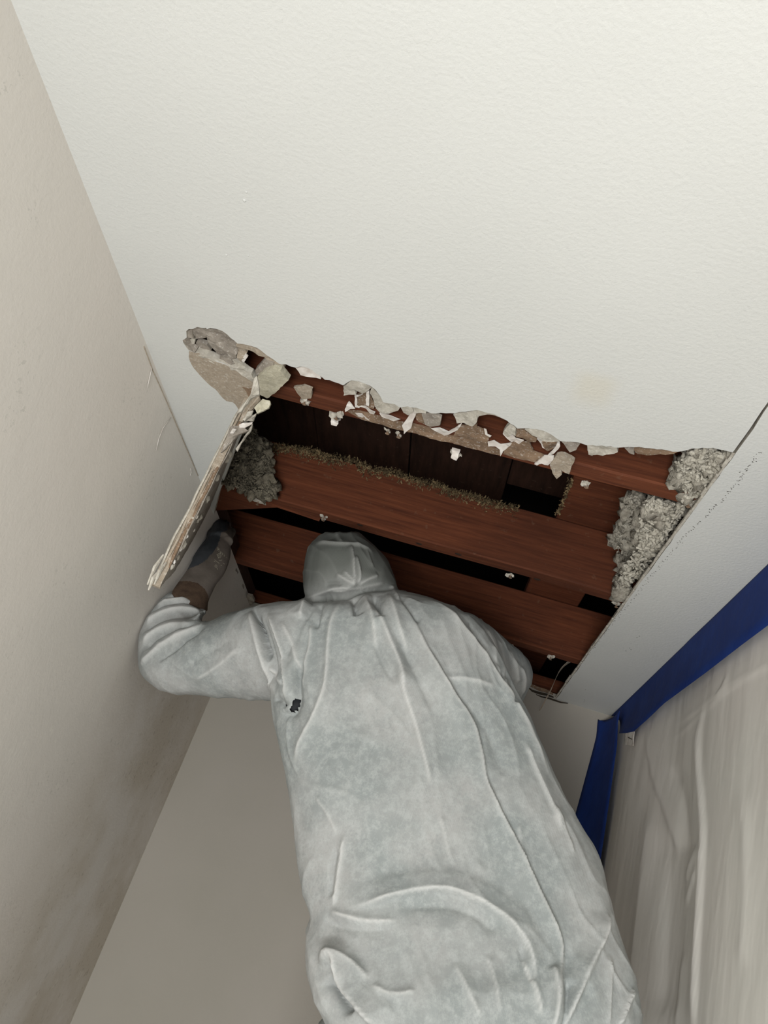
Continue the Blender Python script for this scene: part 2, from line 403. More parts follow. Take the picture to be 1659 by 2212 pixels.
for pts in ([(0, 190), (110, 208), (300, 133), (400, 158), (600, 238), (650, 275), (440, 205), (400, 195), (300, 215), (260, 310), (220, 340), (110, 290), (40, 300)],
            [(590, 410), (670, 302), (745, 360), (740, 450), (700, 430), (640, 470)],
            [(850, 370), (980, 358), (1100, 388), (1200, 448), (1268, 515), (1210, 522), (1100, 530), (1040, 480), (940, 440)],
            [(1595, 565), (1659, 562), (1659, 690), (1610, 670)]):
    chip(B_(pts), ZC+.003+rnd.uniform(0, .003), .008, G)
chip(C3([(500, 183), (600, 185), (690, 200), (695, 230), (600, 250), (530, 250), (500, 225)]), ZC+.003, .009, G)
chip(C3([(335, 160), (460, 165), (430, 215), (390, 225), (360, 190)]), ZC+.005, .008, 'grey_gypsum')
chip(C3([(740, 200), (800, 215), (800, 250), (770, 240)]), ZC+.006, .006, 'grey_gypsum')
chip(C3([(800, 208), (900, 202), (1085, 226), (1000, 247), (820, 245)]), ZC+.006, .004, 'brown_paper', 'torn_paper')
BP = dict(m='brown_paper', name='torn_paper')
chip(A_([(1000, 465), (1120, 458), (1235, 510), (1220, 600), (1100, 620), (1040, 590)]), ZC+.007, .006, 'grey_gypsum')
for q, pts in ((A_, [(200, 250), (340, 190), (380, 250), (440, 360), (430, 400), (330, 380), (240, 390)]),
            (A_, [(110, 430), (260, 440), (500, 500), (750, 570), (900, 590), (1100, 640), (1330, 730), (1659, 800), (1659, 890), (1400, 830), (800, 670), (420, 575), (200, 495)]),
            (A_, [(1430, 620), (1659, 590), (1659, 760), (1440, 700)]),
            (A_, [(910, 460), (1040, 455), (1030, 590), (960, 550)]),
            (B_, [(740, 363), (850, 380), (920, 430), (1000, 480), (980, 520), (900, 530), (830, 490), (740, 460)]),
            (B_, [(50, 330), (260, 340), (350, 380), (420, 480), (400, 550), (200, 490), (0, 440)]),
            (B_, [(0, 480), (200, 500), (430, 580), (560, 640), (560, 690), (200, 600), (0, 545)]),
            (B_, [(600, 620), (700, 520), (900, 530), (950, 640), (1080, 690), (980, 760), (750, 715), (590, 670)])):
    chip(q(pts), ZC+.0125, .003, parent=None, **BP)
chip(B_([(1060, 490), (1210, 520), (1240, 510), (1200, 610), (1110, 670), (1080, 590)]), ZC+.005, .003, 'brown_paper', 'torn_paper', tilt=(.3, .2))
WP = 'white_paper'
for q, pts in ((A_, [(200, 230), (240, 245), (305, 215), (225, 265), (222, 370), (255, 400), (200, 392)]), (A_, [(340, 200), (375, 190), (375, 355), (335, 345)]),
               (A_, [(80, 410), (130, 315), (160, 350), (205, 400), (150, 402), (90, 435)]), (A_, [(1120, 628), (1220, 625), (1320, 680), (1400, 640), (1485, 575), (1430, 670), (1320, 722), (1270, 732), (1200, 685)]),
               (A_, [(200, 450), (285, 462), (372, 555), (240, 500)]), (A_, [(240, 390), (320, 372), (400, 425), (445, 440), (430, 478), (380, 468), (330, 410)]), (A_, [(500, 452), (560, 468), (650, 498), (745, 542), (660, 562), (530, 492)]),
               (B_, [(590, 420), (700, 430), (740, 480), (838, 500), (780, 548), (720, 520), (690, 530), (640, 470)]), (B_, [(1250, 505), (1270, 580), (1180, 675), (1115, 692), (1200, 600)]),
               (B_, [(1000, 468), (1040, 480), (1095, 605), (1060, 590), (1020, 520)]), (B_, [(968, 772), (1080, 688), (1195, 698), (1190, 745), (1130, 792), (1060, 762), (1000, 792)]),
               (B_, [(410, 518), (480, 508), (560, 558), (692, 550), (640, 605), (590, 640), (560, 690), (552, 620), (500, 572), (420, 562)]), (B_, [(355, 370), (385, 380), (400, 440), (450, 460), (430, 475), (375, 440)])):
    chip(q(pts), ZC+.0095, .0015, WP, 'torn_paper', amp=.0016, tilt=(rnd.uniform(-.1, .1), rnd.uniform(-.1, .1)))
chip(A_([(778, 570), (895, 450), (920, 500), (872, 632), (805, 662)]), ZC+.001, .002, WP, 'paint_flake', tilt=(.5, -.2), amp=.0003)
chip(B_([(1150, 800), (1230, 690), (1320, 690), (1400, 730), (1440, 760), (1400, 850), (1380, 905), (1280, 870), (1290, 920), (1230, 960), (1180, 900)]), ZC+.006, .008, 'tan_core')
chip(C(280, 680, 3.318, [(1175, 520), (1250, 508), (1310, 530), (1300, 600), (1230, 610)]), ZC+.010, .004, 'tan_core')
chip(C(280, 680, 3.318, [(1190, 378), (1250, 370), (1365, 432), (1372, 460), (1300, 445), (1230, 425)]), ZC+.004, .004, WP, 'torn_paper')
# the gouge at the top-left corner
for pts, m, dz, th in (([(370, 125), (540, 118), (620, 158), (705, 238), (795, 318), (780, 480), (720, 520), (660, 430), (550, 450), (440, 350), (380, 220)], 'grey_gypsum', .004, .012),
        ([(220, 108), (270, 93), (385, 108), (385, 240), (260, 250), (220, 180)], 'grey_gypsum', .007, .012), ([(128, 150), (210, 122), (228, 240), (150, 238)], 'grey_gypsum', .004, .012),
        ([(88, 270), (120, 255), (165, 330), (260, 400), (240, 425), (150, 390)], 'grey_gypsum', -.001, .010), ([(270, 270), (400, 320), (450, 400), (400, 435), (280, 405), (250, 320)], 'grey_gypsum', .009, .008),
        ([(160, 280), (200, 250), (240, 270), (240, 310), (180, 320)], 'gypsum', .006, .008),
        ([(560, 450), (650, 438), (720, 530), (765, 572), (650, 575), (560, 520)], 'grey_gypsum', .005, .01),
        ([(230, 400), (400, 455), (560, 545), (700, 600), (860, 640), (965, 720), (945, 755), (820, 685), (680, 625), (480, 555), (300, 455)], 'gypsum', .000, .012),
        ([(700, 615), (870, 640), (960, 700), (1005, 770), (1000, 855), (940, 775), (840, 705)], 'gypsum', -.003, .012),
        ([(775, 305), (900, 328), (1090, 398), (1290, 530), (1378, 600), (1372, 660), (1240, 595), (1130, 485), (1000, 425), (870, 385), (905, 440), (835, 545), (785, 480)], 'tan_core', .004, .011),
        ([(1008, 660), (1130, 520), (1250, 558), (1242, 605), (1130, 655), (1040, 722)], 'grey_gypsum', .002, .012),
        ([(830, 522), (885, 440), (918, 480), (872, 545)], 'white_paper', .004, .003),
        ([(720, 520), (800, 540), (880, 600), (990, 700), (1000, 760), (930, 700), (840, 640), (760, 580)], 'gypsum', .002, .006)):
    chip(D_(pts), ZC+dz, th, m, amp=.0022)
chip(D_([(1040, 740), (1130, 660), (1240, 630), (1340, 650), (1435, 790), (1370, 850), (1260, 960), (1160, 1022), (1070, 960), (1035, 860)]), ZC-.006, .011, 'pale_core', amp=.0008, tilt=(.1, .05), label='pale broken gypsum chunk hanging at the corner')
pp = chip(D_([(165, 412), (300, 440), (480, 540), (640, 590), (720, 640), (830, 690), (950, 760), (1010, 850), (1040, 890), (1000, 960), (930, 1040), (812, 1172), (760, 1090), (730, 1062), (650, 1048), (600, 1010), (560, 960), (500, 890), (420, 830), (340, 750), (260, 660), (200, 580), (168, 500)]),
     ZC-.0014, .0012, 'tan_core', 'peeled_paper_patch', amp=.0001, label='tan area where the face paper is peeled off')
chip(D_([(850, 868), (930, 885), (1010, 880), (1040, 870), (1000, 960), (930, 990), (900, 920)]), ZC-.0022, .0008, 'brown_paper', 'torn_paper', amp=.0001)
for pts in ([(533, 1284), (545, 1288), (550, 1300), (540, 1308), (530, 1298)], [(497, 1222), (506, 1226), (513, 1240), (504, 1242)], [(457, 1112), (463, 1122), (462, 1136), (455, 1128)], [(478, 1172), (486, 1180), (484, 1196), (476, 1186)], [(518, 1262), (526, 1268), (524, 1280), (515, 1274)]):
    chip(pts, ZC+.001, .006, 'grey_gypsum', 'torn_paper')
# little paint drips on the ceiling, score marks beside the saw cut
for px, py, r in ((528, 433, .0022), (532, 415, .0014), (489, 551, .0016), (536, 552, .0012), (604, 1370, 0)):
    if r:
        p = hit(px, py, 2, ZC); V, Fc = ico((p[0], p[1], ZC), r, 2, (1, 1, .7)); mk('paint_drip', V, Fc, 'ceiling', ceil, True)
parts = []
for i in range(230):
    t = i/230; px = 1612-(1612-1232)*t; py = 992+(1500-992)*t
    if rnd.random() < .12: continue
    px += -24+float(np.interp(t, [0, .17, .35, .5, .7, 1], [52, 54, 30, 20, 13, 8]))+rnd.gauss(0, 2.2)*(1.5-t); py += -16+rnd.gauss(0, 1.5)
    p = hit(px, py, 2, ZC-.0003); a = rnd.uniform(0, 6.28); l = rnd.uniform(.0004, .0015); q = .0004
    dx, dy = math.cos(a), math.sin(a)
    V = [(p[0]-dx*l-dy*q, p[1]-dy*l+dx*q, p[2]), (p[0]-dx*l+dy*q, p[1]-dy*l-dx*q, p[2]), (p[0]+dx*l+dy*q, p[1]+dy*l-dx*q, p[2]), (p[0]+dx*l-dy*q, p[1]+dy*l+dx*q, p[2])]
    V += [(x, y, z+.0005) for x, y, z in V]
    parts.append((V, [(3, 2, 1, 0), (4, 5, 6, 7), (0, 1, 5, 4), (1, 2, 6, 5), (2, 3, 7, 6), (3, 0, 4, 7)]))
for px, py in ((1360, 1400), (1363, 1403), (1376, 1377), (1381, 1374), (1265, 1490), (1263, 1512), (1262, 1516), (1352, 1406)):
    p = hit(px, py, 2, ZC); parts.append(ico(p, .0016, 1, (1, .5, .3)))
V, Fc = join(parts); mk('score_marks', V, Fc, 'black', ceil, kind='stuff')
# paper rim of the saw cut
parts = []
for k in range(34):
    t0 = k/34; t1 = (k+1)/34-.003
    a = hit(1587-(1587-1201)*t0, 980+(1508-980)*t0, 2, ZC); b = hit(1587-(1587-1201)*t1, 980+(1508-980)*t1, 2, ZC)
    w = .004+.003*noise.noise(Vector((k*.7, 0, 0))); z0 = ZC+rnd.uniform(-.0016, .0006)
    parts.append(box(min(a[0], b[0])-w, max(a[0], b[0])+.0, a[1], b[1], z0, z0+.0018+rnd.uniform(0, .002)))
V, Fc = join(parts); mk('frayed_paper_edge', V, Fc, 'gypsum', ceil, kind='stuff')

# crack and torn corner where ceiling meets the back wall
def sliver(pts, m, name, w0, parent, dy=-.003):
    P = [hit(px, py, 1, YB+dy) for px, py in pts]; n = len(P); V = []; Fc = []
    for i, p in enumerate(P):
        w = w0*math.sin(math.pi*(i+.3)/(n))
        for (a, b) in ((0, w), (0, -w), (.004, -w), (.004, w)): V.append((p[0], p[1]+a, p[2]+b))
    for i in range(n-1):
        for j in range(4): Fc.append((i*4+j, i*4+(j+1) % 4, i*4+4+(j+1) % 4, i*4+4+j))
    return mk(name, V, Fc, m, parent)
wb = bpy.data.objects['wall_back']
sliver([(1158, 1500), (1170, 1505), (1185, 1508), (1200, 1513), (1212, 1517), (1227, 1519)], 'black', 'crack', .0022, wb)
sliver([(1140, 1484), (1150, 1492), (1165, 1497), (1180, 1500), (1196, 1506)], 'black', 'crack', .0035, wb)
sliver([(1135, 1477), (1150, 1481), (1165, 1488), (1180, 1492), (1195, 1499)], 'brown_paper', 'torn_paper', .005, wb, -.005)

# ---------------------------------------------------------------- joists and framing above
JY = (1.047, 1.463, 1.868); ZT = ZJ+.140
jl = ['red-brown joist along the near broken edge with brown paper stuck on it', 'middle joist crossing the hole just above the white hood, fuzz along its top',
      'farthest joist, behind the head and right shoulder of the person']
joists = []
for i, y in enumerate(JY):
    t = thing('ceiling_joist', (-.1, y+.019, ZJ), jl[i], 'joist', 'joists spanning the ceiling hole')
    V, Fc = gridbox(XL-.12, XR+.25, y, y+.038, ZJ, ZT, 40, .0012, i*5); mk('beam', V, Fc, 'joist', t)
    joists.append(t)
def nailblob(px, py, ji, r=.006, m='gypsum', knot=False):
    t = joists[ji]
    p = hit(px, py, 2, ZJ)
    if knot:
        V, Fc = ico((p[0], min(max(p[1], JY[ji]+.006), JY[ji]+.032), ZJ-.0005), r, 2, (1.3, .7, .15)); mk('knot', V, Fc, 'dark_knot', t, True); return
    parts = [ico(p+np.array([rnd.uniform(-1, 1)*r*.8, rnd.uniform(-1, 1)*r*.7, -rnd.uniform(0, r*.5)]), r*rnd.uniform(.4, .7), 1, (1, 1, .8), .5, k+px) for k in range(5)]
    V, Fc = join(parts); s = mk('plaster_scrap', V, Fc, m, t)
    V, Fc = tube([p+np.array([0, 0, .002]), p+np.array([.001, 0, -r*1.2]), p+np.array([.001, 0, -r*1.25])], [.0016, .0016, .004], 8); mk('nail', V, Fc, 'steel', t)
for a in ((700, 1116, 1, .008), (1103, 1240, 1, .007), (1332, 1301, 1, .009), (1268, 1041, 0, .009), (1487, 1082, 0, .009), (730, 892, 0, .011), (838, 929, 0, .006), (986, 978, 0, .009), (660, 862, 0, .009), (1103, 1392, 2, .008), (1190, 1416, 2, .009), (862, 937, 0, .006), (560, 1078, 1, .012)): nailblob(*a)
for a in ((778, 1134), (905, 1174), (990, 1197), (1158, 1256)): nailblob(a[0], a[1], 1, .006, knot=True)
# hanging scraps of paper below the near joist
def scrap(name, px, py, z, size, m, seed, parent):
    r = random.Random(seed); p = hit(px, py, 2, z); V = []; Fc = []
    n = 5
    for i in range(n):
        for j in range(3):
            V.append((p[0]+(j-1)*size*.35+r.uniform(-1, 1)*size*.12, p[1]+math.sin(i*1.1+seed)*size*.25+r.uniform(-1, 1)*size*.1, p[2]-i*size*.28+r.uniform(-1, 1)*size*.1))
    for i in range(n-1):
        for j in range(2): Fc.append((i*3+j, i*3+j+1, i*3+4+j, i*3+3+j))
    o = mk(name, V, Fc, m, parent); md = o.modifiers.new('thick', 'SOLIDIFY'); md.thickness = .0012; return o
scrap('paper_scrap', 728, 900, ZJ, .017, 'white_paper', 2, joists[0]); scrap('paper_scrap', 985, 972, ZJ, .016, 'white_paper', 4, joists[0])
scrap('paper_scrap', 576, 1065, ZJ, .018, 'white_paper', 6, joists[1])

def flakes(pts, size, m, name, parent, seed, curl=1.0, lab=None):
    """hundreds of tiny curled shreds around the given centres, as one mesh"""
    r = random.Random(seed); V = []; Fc = []
    for c in pts:
        d = Vector((r.gauss(0, 1), r.gauss(0, 1), r.gauss(0, 1))).normalized(); u = d.orthogonal().normalized(); w = d.cross(u)
        s = size*r.uniform(.5, 1.4); wd = s*r.uniform(.18, .38); b = len(V); a = r.uniform(.6, 1.6)*curl
        for k in range(4):
            th = (k/3-.5)*a*2
            q = Vector(c)+d*(math.sin(th)*s/a*.6)+w*((1-math.cos(th))*s/a*.6)
            V.append(tuple(q+u*wd*.5)); V.append(tuple(q-u*wd*.5))
        for k in range(3): Fc.append((b+2*k, b+2*k+1, b+2*k+3, b+2*k+2))
    return mk(name, V, Fc, m, parent, kind='stuff')
# fuzz on the top front edge of the middle joist
pts = []
FZ = [(575, 962), (600, 963), (640, 966), (680, 972), (710, 985), (760, 990), (800, 1010), (850, 1015), (900, 1035), (940, 1040), (975, 1058), (1020, 1068), (1060, 1082), (1120, 1096)]
for i in range(len(FZ)-1):
    for k in range(190):
        t = rnd.random(); px = FZ[i][0]+(FZ[i+1][0]-FZ[i][0])*t; py = FZ[i][1]+(FZ[i+1][1]-FZ[i][1])*t
        d = abs(rnd.gauss(0, 9)); py += d if rnd.random() < .8 else -d*.3
        p = hit(px+rnd.gauss(0, 2), py, 1, JY[1]-.002-abs(rnd.gauss(0, .003))); pts.append(tuple(p))
flakes(pts, .007, 'fuzz', 'dust_fuzz', joists[1], 11)
def worms(pts, size, m, name, parent, seed):
    r = random.Random(seed); parts = []
    for c in pts:
        d = Vector((r.gauss(0, 1), r.gauss(0, 1), r.gauss(0, .6))).normalized(); u = d.orthogonal().normalized(); s = size*r.uniform(.6, 1.5); a = r.uniform(.8, 2.6); c = Vector(c)
        P = []; k = 6
        for i in range(k):
            th = (i/(k-1)-.5)*a; P.append(c+d*(math.sin(th)*s/a)+u*((1-math.cos(th))*s/a)+Vector((r.gauss(0, 1), r.gauss(0, 1), r.gauss(0, 1)))*s*.05)
        w = s*r.uniform(.13, .24); parts.append(tube(P, [w*.5, w, w*1.15, w*1.1, w, w*.4], 5))
    V, Fc = join(parts); return mk(name, V, Fc, m, parent, True, kind='stuff')
def clump(name, regions, label, cat, seed, n=90, nf=1500, m=('insul', 'insul_light', .014)):
    r = random.Random(seed); parts = []; fl = []
    for poly, ax, v0, v1, frac in regions:
        xs = [p[0] for p in poly]; ys = [p[1] for p in poly]; k = 0
        while k < n*frac:
            px, py = r.uniform(min(xs), max(xs)), r.uniform(min(ys), max(ys))
            if not inpoly(px, py, poly): continue
            p = hit(px, py, ax, r.uniform(v0, v1)); parts.append(ico(p, r.uniform(.006, .016), 2, (1, 1, 1), .7, r.random()*50)); k += 1
        k = 0
        while k < nf*frac:
            px, py = r.uniform(min(xs), max(xs)), r.uniform(min(ys), max(ys))
            if not inpoly(px, py, poly): continue
            fl.append(tuple(hit(px, py, ax, v0-(v1-v0)*.15+r.uniform(-.006, .008)))); k += 1
    V, Fc = join(parts); o = mk(name, V, Fc, m[0], smooth=True); tag(o, label, cat, kind='stuff')
    f = worms(fl[::3], m[2], m[1], 'shred', o, seed+1); f = flakes(fl[1::3], .009, m[1], 'shred', o, seed+2, 1.3); return o
clump('insulation', [([(1466, 1000), (1490, 975), (1520, 968), (1582, 978), (1545, 1030), (1500, 1090), (1478, 1068), (1465, 1035)], 2, ZJ+.006, ZJ+.030, 1)],
      'pale shredded insulation in the topmost right corner of the hole', 'insulation', 21, 70, 900)
clump('insulation', [([(1400, 1075), (1480, 1092), (1440, 1160), (1395, 1220), (1350, 1285), (1338, 1275), (1345, 1230), (1380, 1190), (1385, 1120)], 2, ZJ+.012, ZJ+.035, 1)],
      'pale shredded insulation bulging along the saw-cut edge between two joists', 'insulation', 31, 90, 1300)
clump('insulation', [([(1360, 1066), (1402, 1078), (1410, 1130), (1380, 1200), (1350, 1240), (1338, 1205), (1328, 1160), (1350, 1130), (1350, 1090)], 2, ZJ+.045, ZJ+.065, .8),
                     ([(1335, 1235), (1362, 1240), (1342, 1288), (1328, 1265)], 1, JY[1]-.02, JY[1]-.008, .2)],
      'flat grey insulation mat left of the pale shreds at the saw-cut side', 'insulation', 41, 90, 900, ('insul', 'insul', .007))
clump('insulation', [([(538, 915), (555, 935), (575, 962), (588, 1010), (590, 1075), (566, 1080), (540, 1062), (480, 1045), (485, 1020), (510, 985)], 1, JY[1]-.045, JY[1]-.02, 1)],
      'dark grey insulation clump behind the hanging drywall strip', 'insulation', 51, 110, 2200, ('insul_dark', 'insul_dark', .008))
# strap board lying across the joists, top plates, diagonal brace
t = thing('strap_board', (.19, 1.5, ZT), 'flat reddish board lying across the tops of the joists near the right', 'board')
V, Fc = gridbox(.122, .262, .6, 2.5, ZT+.001, ZT+.039, 20, .001, 3, 1); mk('beam', V, Fc, 'joist', t)
flakes([tuple(hit(1235-30*k/60+rnd.gauss(0, 3), 1035+75*k/60, 2, ZT)) for k in range(60) for _ in (0, 1)], .008, 'fuzz', 'dust_fuzz', t, 5)
def beam(name, b, ax, label, m='joist'):
    t = thing(name, ((b[0]+b[1])/2, (b[2]+b[3])/2, b[4]), label, 'beam'); V, Fc = gridbox(*b, 12, .001, b[0]*9, ax); mk('beam', V, Fc, m, t)
beam('top_plate', (XL-.09, XR+.1, YB+.002, YB+.09, ZJ+.004, ZJ+.042), 0, 'rough brown plate on top of the back wall')
beam('top_plate', (XL-.09, XL-.002, .3, YB-.004, ZJ+.004, ZJ+.042), 1, 'wall plate above the left wall, behind the hanging drywall strip', 'plank')
q = [hit(450, 1065, 2, ZJ), hit(480, 1046, 2, ZJ), hit(605, 1092, 2, ZJ), hit(690, 1122, 2, ZJ), hit(600, 1094, 2, ZJ), hit(455, 1101, 2, ZJ)]
V = [(p[0], p[1]+(.004 if i in (1, 2, 3) else .0), ZJ-.003) for i, p in enumerate(q)]
bl = thing('brace_block', tuple(V[0]), 'short wedge of wood under the left end of the middle joist', 'block')
n = len(V); V2 = V+[(x, y, z+.036) for x, y, z in V]
mk('beam', V2, [tuple(range(n))[::-1], tuple(range(n, 2*n))]+[(i, (i+1) % n, n+(i+1) % n, n+i) for i in range(n)], 'joist', bl)
# roof boards above
roof = None
parts = []
x = XL-.5; k = 0
rf = None
while x < .95:
    w = .286; V, Fc = gridbox(x, x+w-.003, .2, 2.05 if x < -.25 else 1.86, 1.18+.004*(k % 2), 1.20+.004*(k % 2), 6, .002, k, 1)
    if rf is None:
        Vd, Fd = box(XL-.8, XR+1.2, -.2, 3.2, 1.95, 2.0); rf = mk('blackout_lid_1', Vd, Fd, 'void'); rf['kind'] = 'structure'  # black lid added to keep outside light out of the attic
    mk('roof_board', V, Fc, 'plank', rf); x += w; k += 1
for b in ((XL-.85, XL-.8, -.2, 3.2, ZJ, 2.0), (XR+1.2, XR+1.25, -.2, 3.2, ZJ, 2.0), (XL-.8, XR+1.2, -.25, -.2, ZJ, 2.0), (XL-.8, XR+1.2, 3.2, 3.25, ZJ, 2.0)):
    V, Fc = box(*b); mk('blackout_side', V, Fc, 'void', rf)  # closed sides added so no sky light leaks in above the ceiling
V, Fc = box(XL-.85, XL-.1, -.2, 3.2, ZJ-.03, ZJ); mk('blackout_side', V, Fc, 'void', rf)
V, Fc = box(XL-.1, XR+1.2, YB+.1, 3.2, ZJ-.03, ZJ); mk('blackout_side', V, Fc, 'void', rf)

# ---------------------------------------------------------------- drywall strip hanging from the edge of the hole
O = np.array([-.463, 1.085]); dd = np.array([-.355, .935]); nn = np.array([.935, .355])
flap = thing('drywall_strip', (-.463, 1.085, .34), 'broken drywall piece hanging edge-on from the hole in front of the left wall', 'drywall')
def FP(s, z, off=0.): return (O[0]+dd[0]*s+nn[0]*off, O[1]+dd[1]*s+nn[1]*off, z)
out2 = [(0, .722), (.004, .66), (-.003, .6), (.003, .54), (-.002, .47), (.003, .41), (-.004, .345), (.03, .352), (.06, .372), (.1, .392), (.14, .408), (.2, .432), (.25, .452), (.3, .482), (.35, .52), (.4, .562), (.45, .61), (.5, .665), (.53, .718), (.4, .722), (.2, .722)]
po = jag(out2, .012, .0022, 9)
inn = [(a*.02+rnd.uniform(-.004, .004), .35+b*.02+rnd.uniform(-.004, .004)) for a in range(1, 27) for b in range(0, 19)]
inn = [q for q in inn if inpoly(q[0], q[1], [(a*.97+.006, .72+(b-.72)*.96) for a, b in out2])]
vs, fs = cdt(po, inn); n = len(vs)
V = [FP(s, z, noise.noise(Vector((s*40, z*40, 1)))*.0012-.001) for s, z in vs]+[FP(s, z, -.0155) for s, z in vs]
Fc = []; mi = []; ec = {}
for f in fs:
    Fc.append(tuple(f)); mi.append(1); Fc.append(tuple(i+n for i in reversed(f))); mi.append(0)
    for a, b in zip(f, f[1:]+f[:1]): ec[(a, b)] = 1
for (a, b) in ec:
    if (b, a) not in ec: Fc.append((b, a, a+n, b+n)); mi.append(2)
mk('board', V, Fc, ['ceiling', 'grey_gypsum', 'tan_core'], flap, midx=mi)
# broken near edge: long ragged ribs of gypsum core and paper
def rib(off, w, s0, z0, z1, m, name, seed, n=30, thick=.004):
    V = []; Fc = []
    for i in range(n+1):
        t = i/n; z = z0+(z1-z0)*t; a = noise.noise(Vector((t*7, seed, 0)))*.0022; b = noise.noise(Vector((t*11, seed+5, 0)))*.0016; e = min(1, t*12, (1-t)*12)
        for so, oo in ((s0, off), (s0, off-w*e), (s0-thick*e, off-w*.75*e), (s0-thick*e, off-w*.2*e)): V.append(FP(so+b, z, oo+a))
    for i in range(n):
        for j in range(4): Fc.append((i*4+j, i*4+(j+1) % 4, i*4+4+(j+1) % 4, i*4+4+j))
    Fc.append((3, 2, 1, 0)); Fc.append((n*4, n*4+1, n*4+2, n*4+3)); mk(name, V, Fc, m, flap)
rib(-.0125, .0045, .0, .352, .715, 'gypsum', 'face_paper', 1)
rib(-.0075, .0055, .001, .348, .71, 'tan_core', 'gypsum_rib', 2, 30, .003)
rib(-.001, .0055, .0005, .37, .70, 'brown_paper', 'gypsum_rib', 3, 30, .002)
rib(.0015, .003, .004, .40, .66, 'grey_gypsum', 'backing_paper', 4, 30, .003)
for z0, l, o_ in ((.345, .05, -.019), (.35, .035, -.010), (.338, .03, -.014)):
    V, Fc = tube([FP(-.004, z0-.004, o_), FP(-.006, z0+l*.5, o_-.002), FP(-.003, z0+l, o_+.001)], [.0012, .0032, .0014], 5); mk('splinter', V, Fc, 'gypsum', flap)
pn = np.array([nn[0], nn[1], 0]); pp0 = np.array(FP(0, .5, .002))
for px, py, r in ((497, 983, .0075), (492, 993, .006), (470, 1032, .006), (449, 1078, .006), (446, 1062, .004), (434, 1118, .005), (428, 1125, .004), (396, 1179, .007), (393, 1165, .004), (400, 1150, .0035), (412, 1128, .003), (441, 1048, .003), (458, 1012, .003), (420, 1146, .003), (385, 1205, .004), (376, 1222, .003)):
    p = hit_plane(px, py, pp0, pn); s_ = (p[:2]-O)@dd
    while s_ > .01 and not inpoly(s_+.012, p[2], out2): s_ -= .006
    p = np.array(FP(max(s_, .008), p[2], .0015)); V, Fc = ico(p, r, 2, (.6, .9, 1.25), .3, px); mk('plaster_blob', V, Fc, 'gypsum' if r > .0035 else 'white_paper', flap, True)
# shards at the hinge
def shard(pts, zc, m, th, name='gypsum_shard', bulge=0.):
    P = jag([at(px, py, 1)[0:0] if False else (px, py) for px, py in pts], 6, .8, len(pts)); cx = sum(p[0] for p in P)/len(P); cy = sum(p[1] for p in P)/len(P)
    V = [at(px, py, zc+noise.noise(Vector((px*.1, py*.1, 0)))*.006) for px, py in P]; n = len(V)
    V += [at(cx, cy, zc-.004-bulge)]+[v+W*th for v in V]
    Fc = [(i, (i+1) % n, n) for i in range(n)]+[tuple(n+1+i for i in range(n))[::-1]]+[((i+1) % n, i, n+1+i, n+1+(i+1) % n) for i in range(n)]
    mk(name, V, Fc, m, flap)
DD = lambda p: C(380, 690, 5.925, p)
shard(DD([(1000, 1130), (1110, 1015), (1200, 1040), (1210, 1080), (1185, 1135), (1040, 1205)]), 1.21, 'pale_core', .008)
shard(DD([(810, 1300), (880, 1150), (960, 1010), (1060, 960), (1080, 1030), (1010, 1110), (950, 1180), (850, 1310)]), 1.215, 'tan_core', .01)
shard(DD([(850, 1280), (920, 1180), (985, 1165), (960, 1230), (880, 1300)]), 1.205, 'gypsum', .006)
shard(DD([(805, 1345), (860, 1325), (980, 1312), (970, 1340), (880, 1385), (815, 1385)]), 1.195, 'white_paper', .004)
shard(DD([(880, 1300), (960, 1230), (1030, 1200), (990, 1300)]), 1.215, 'gypsum', .006)
shard(C(280, 680, 3.318, [(700, 870), (720, 800), (800, 790), (850, 830), (780, 860), (740, 900), (690, 960), (650, 990)]), 1.235, 'grey_gypsum', .008)
shard(C(280, 680, 3.318, [(720, 850), (740, 815), (765, 820), (745, 850)]), 1.215, 'white_paper', .003)
shard(C(280, 680, 3.318, [(760, 960), (790, 920), (880, 780), (870, 830), (800, 920), (770, 980)]), 1.26, 'gypsum', .005)
shard(DD([(1000, 760), (1030, 720), (1060, 860), (1060, 960), (960, 1010), (830, 1180), (780, 1200), (860, 1090), (960, 950), (1010, 860)]), 1.185, 'gypsum', .01)

# loose threads of peeled caulk on the left wall
wl = bpy.data.objects['wall_left']
for pts in ([(328, 795), (324, 812), (320, 830), (319, 838)], [(369, 902), (352, 925), (343, 948), (337, 974)], [(412, 1012), (413, 1020), (411, 1028)]):
    P = [hit(px, py, 0, XL+.002) for px, py in pts]; V, Fc = tube(P, .0007, 5); mk('caulk_thread', V, Fc, 'white_paper', wl, True)
P = [hit(px, py, 0, XL+.0005) for px, py in ((311, 748), (322, 778), (330, 800), (345, 833), (362, 872), (376, 905), (395, 950), (412, 990), (428, 1028))]
P = [np.array([XL+.0006, p[1], min(p[2], ZC-.0005)]) for p in P]
V, Fc = tube(P, .0009, 5); mk('caulk_crack', V, Fc, 'tan_core', wl)
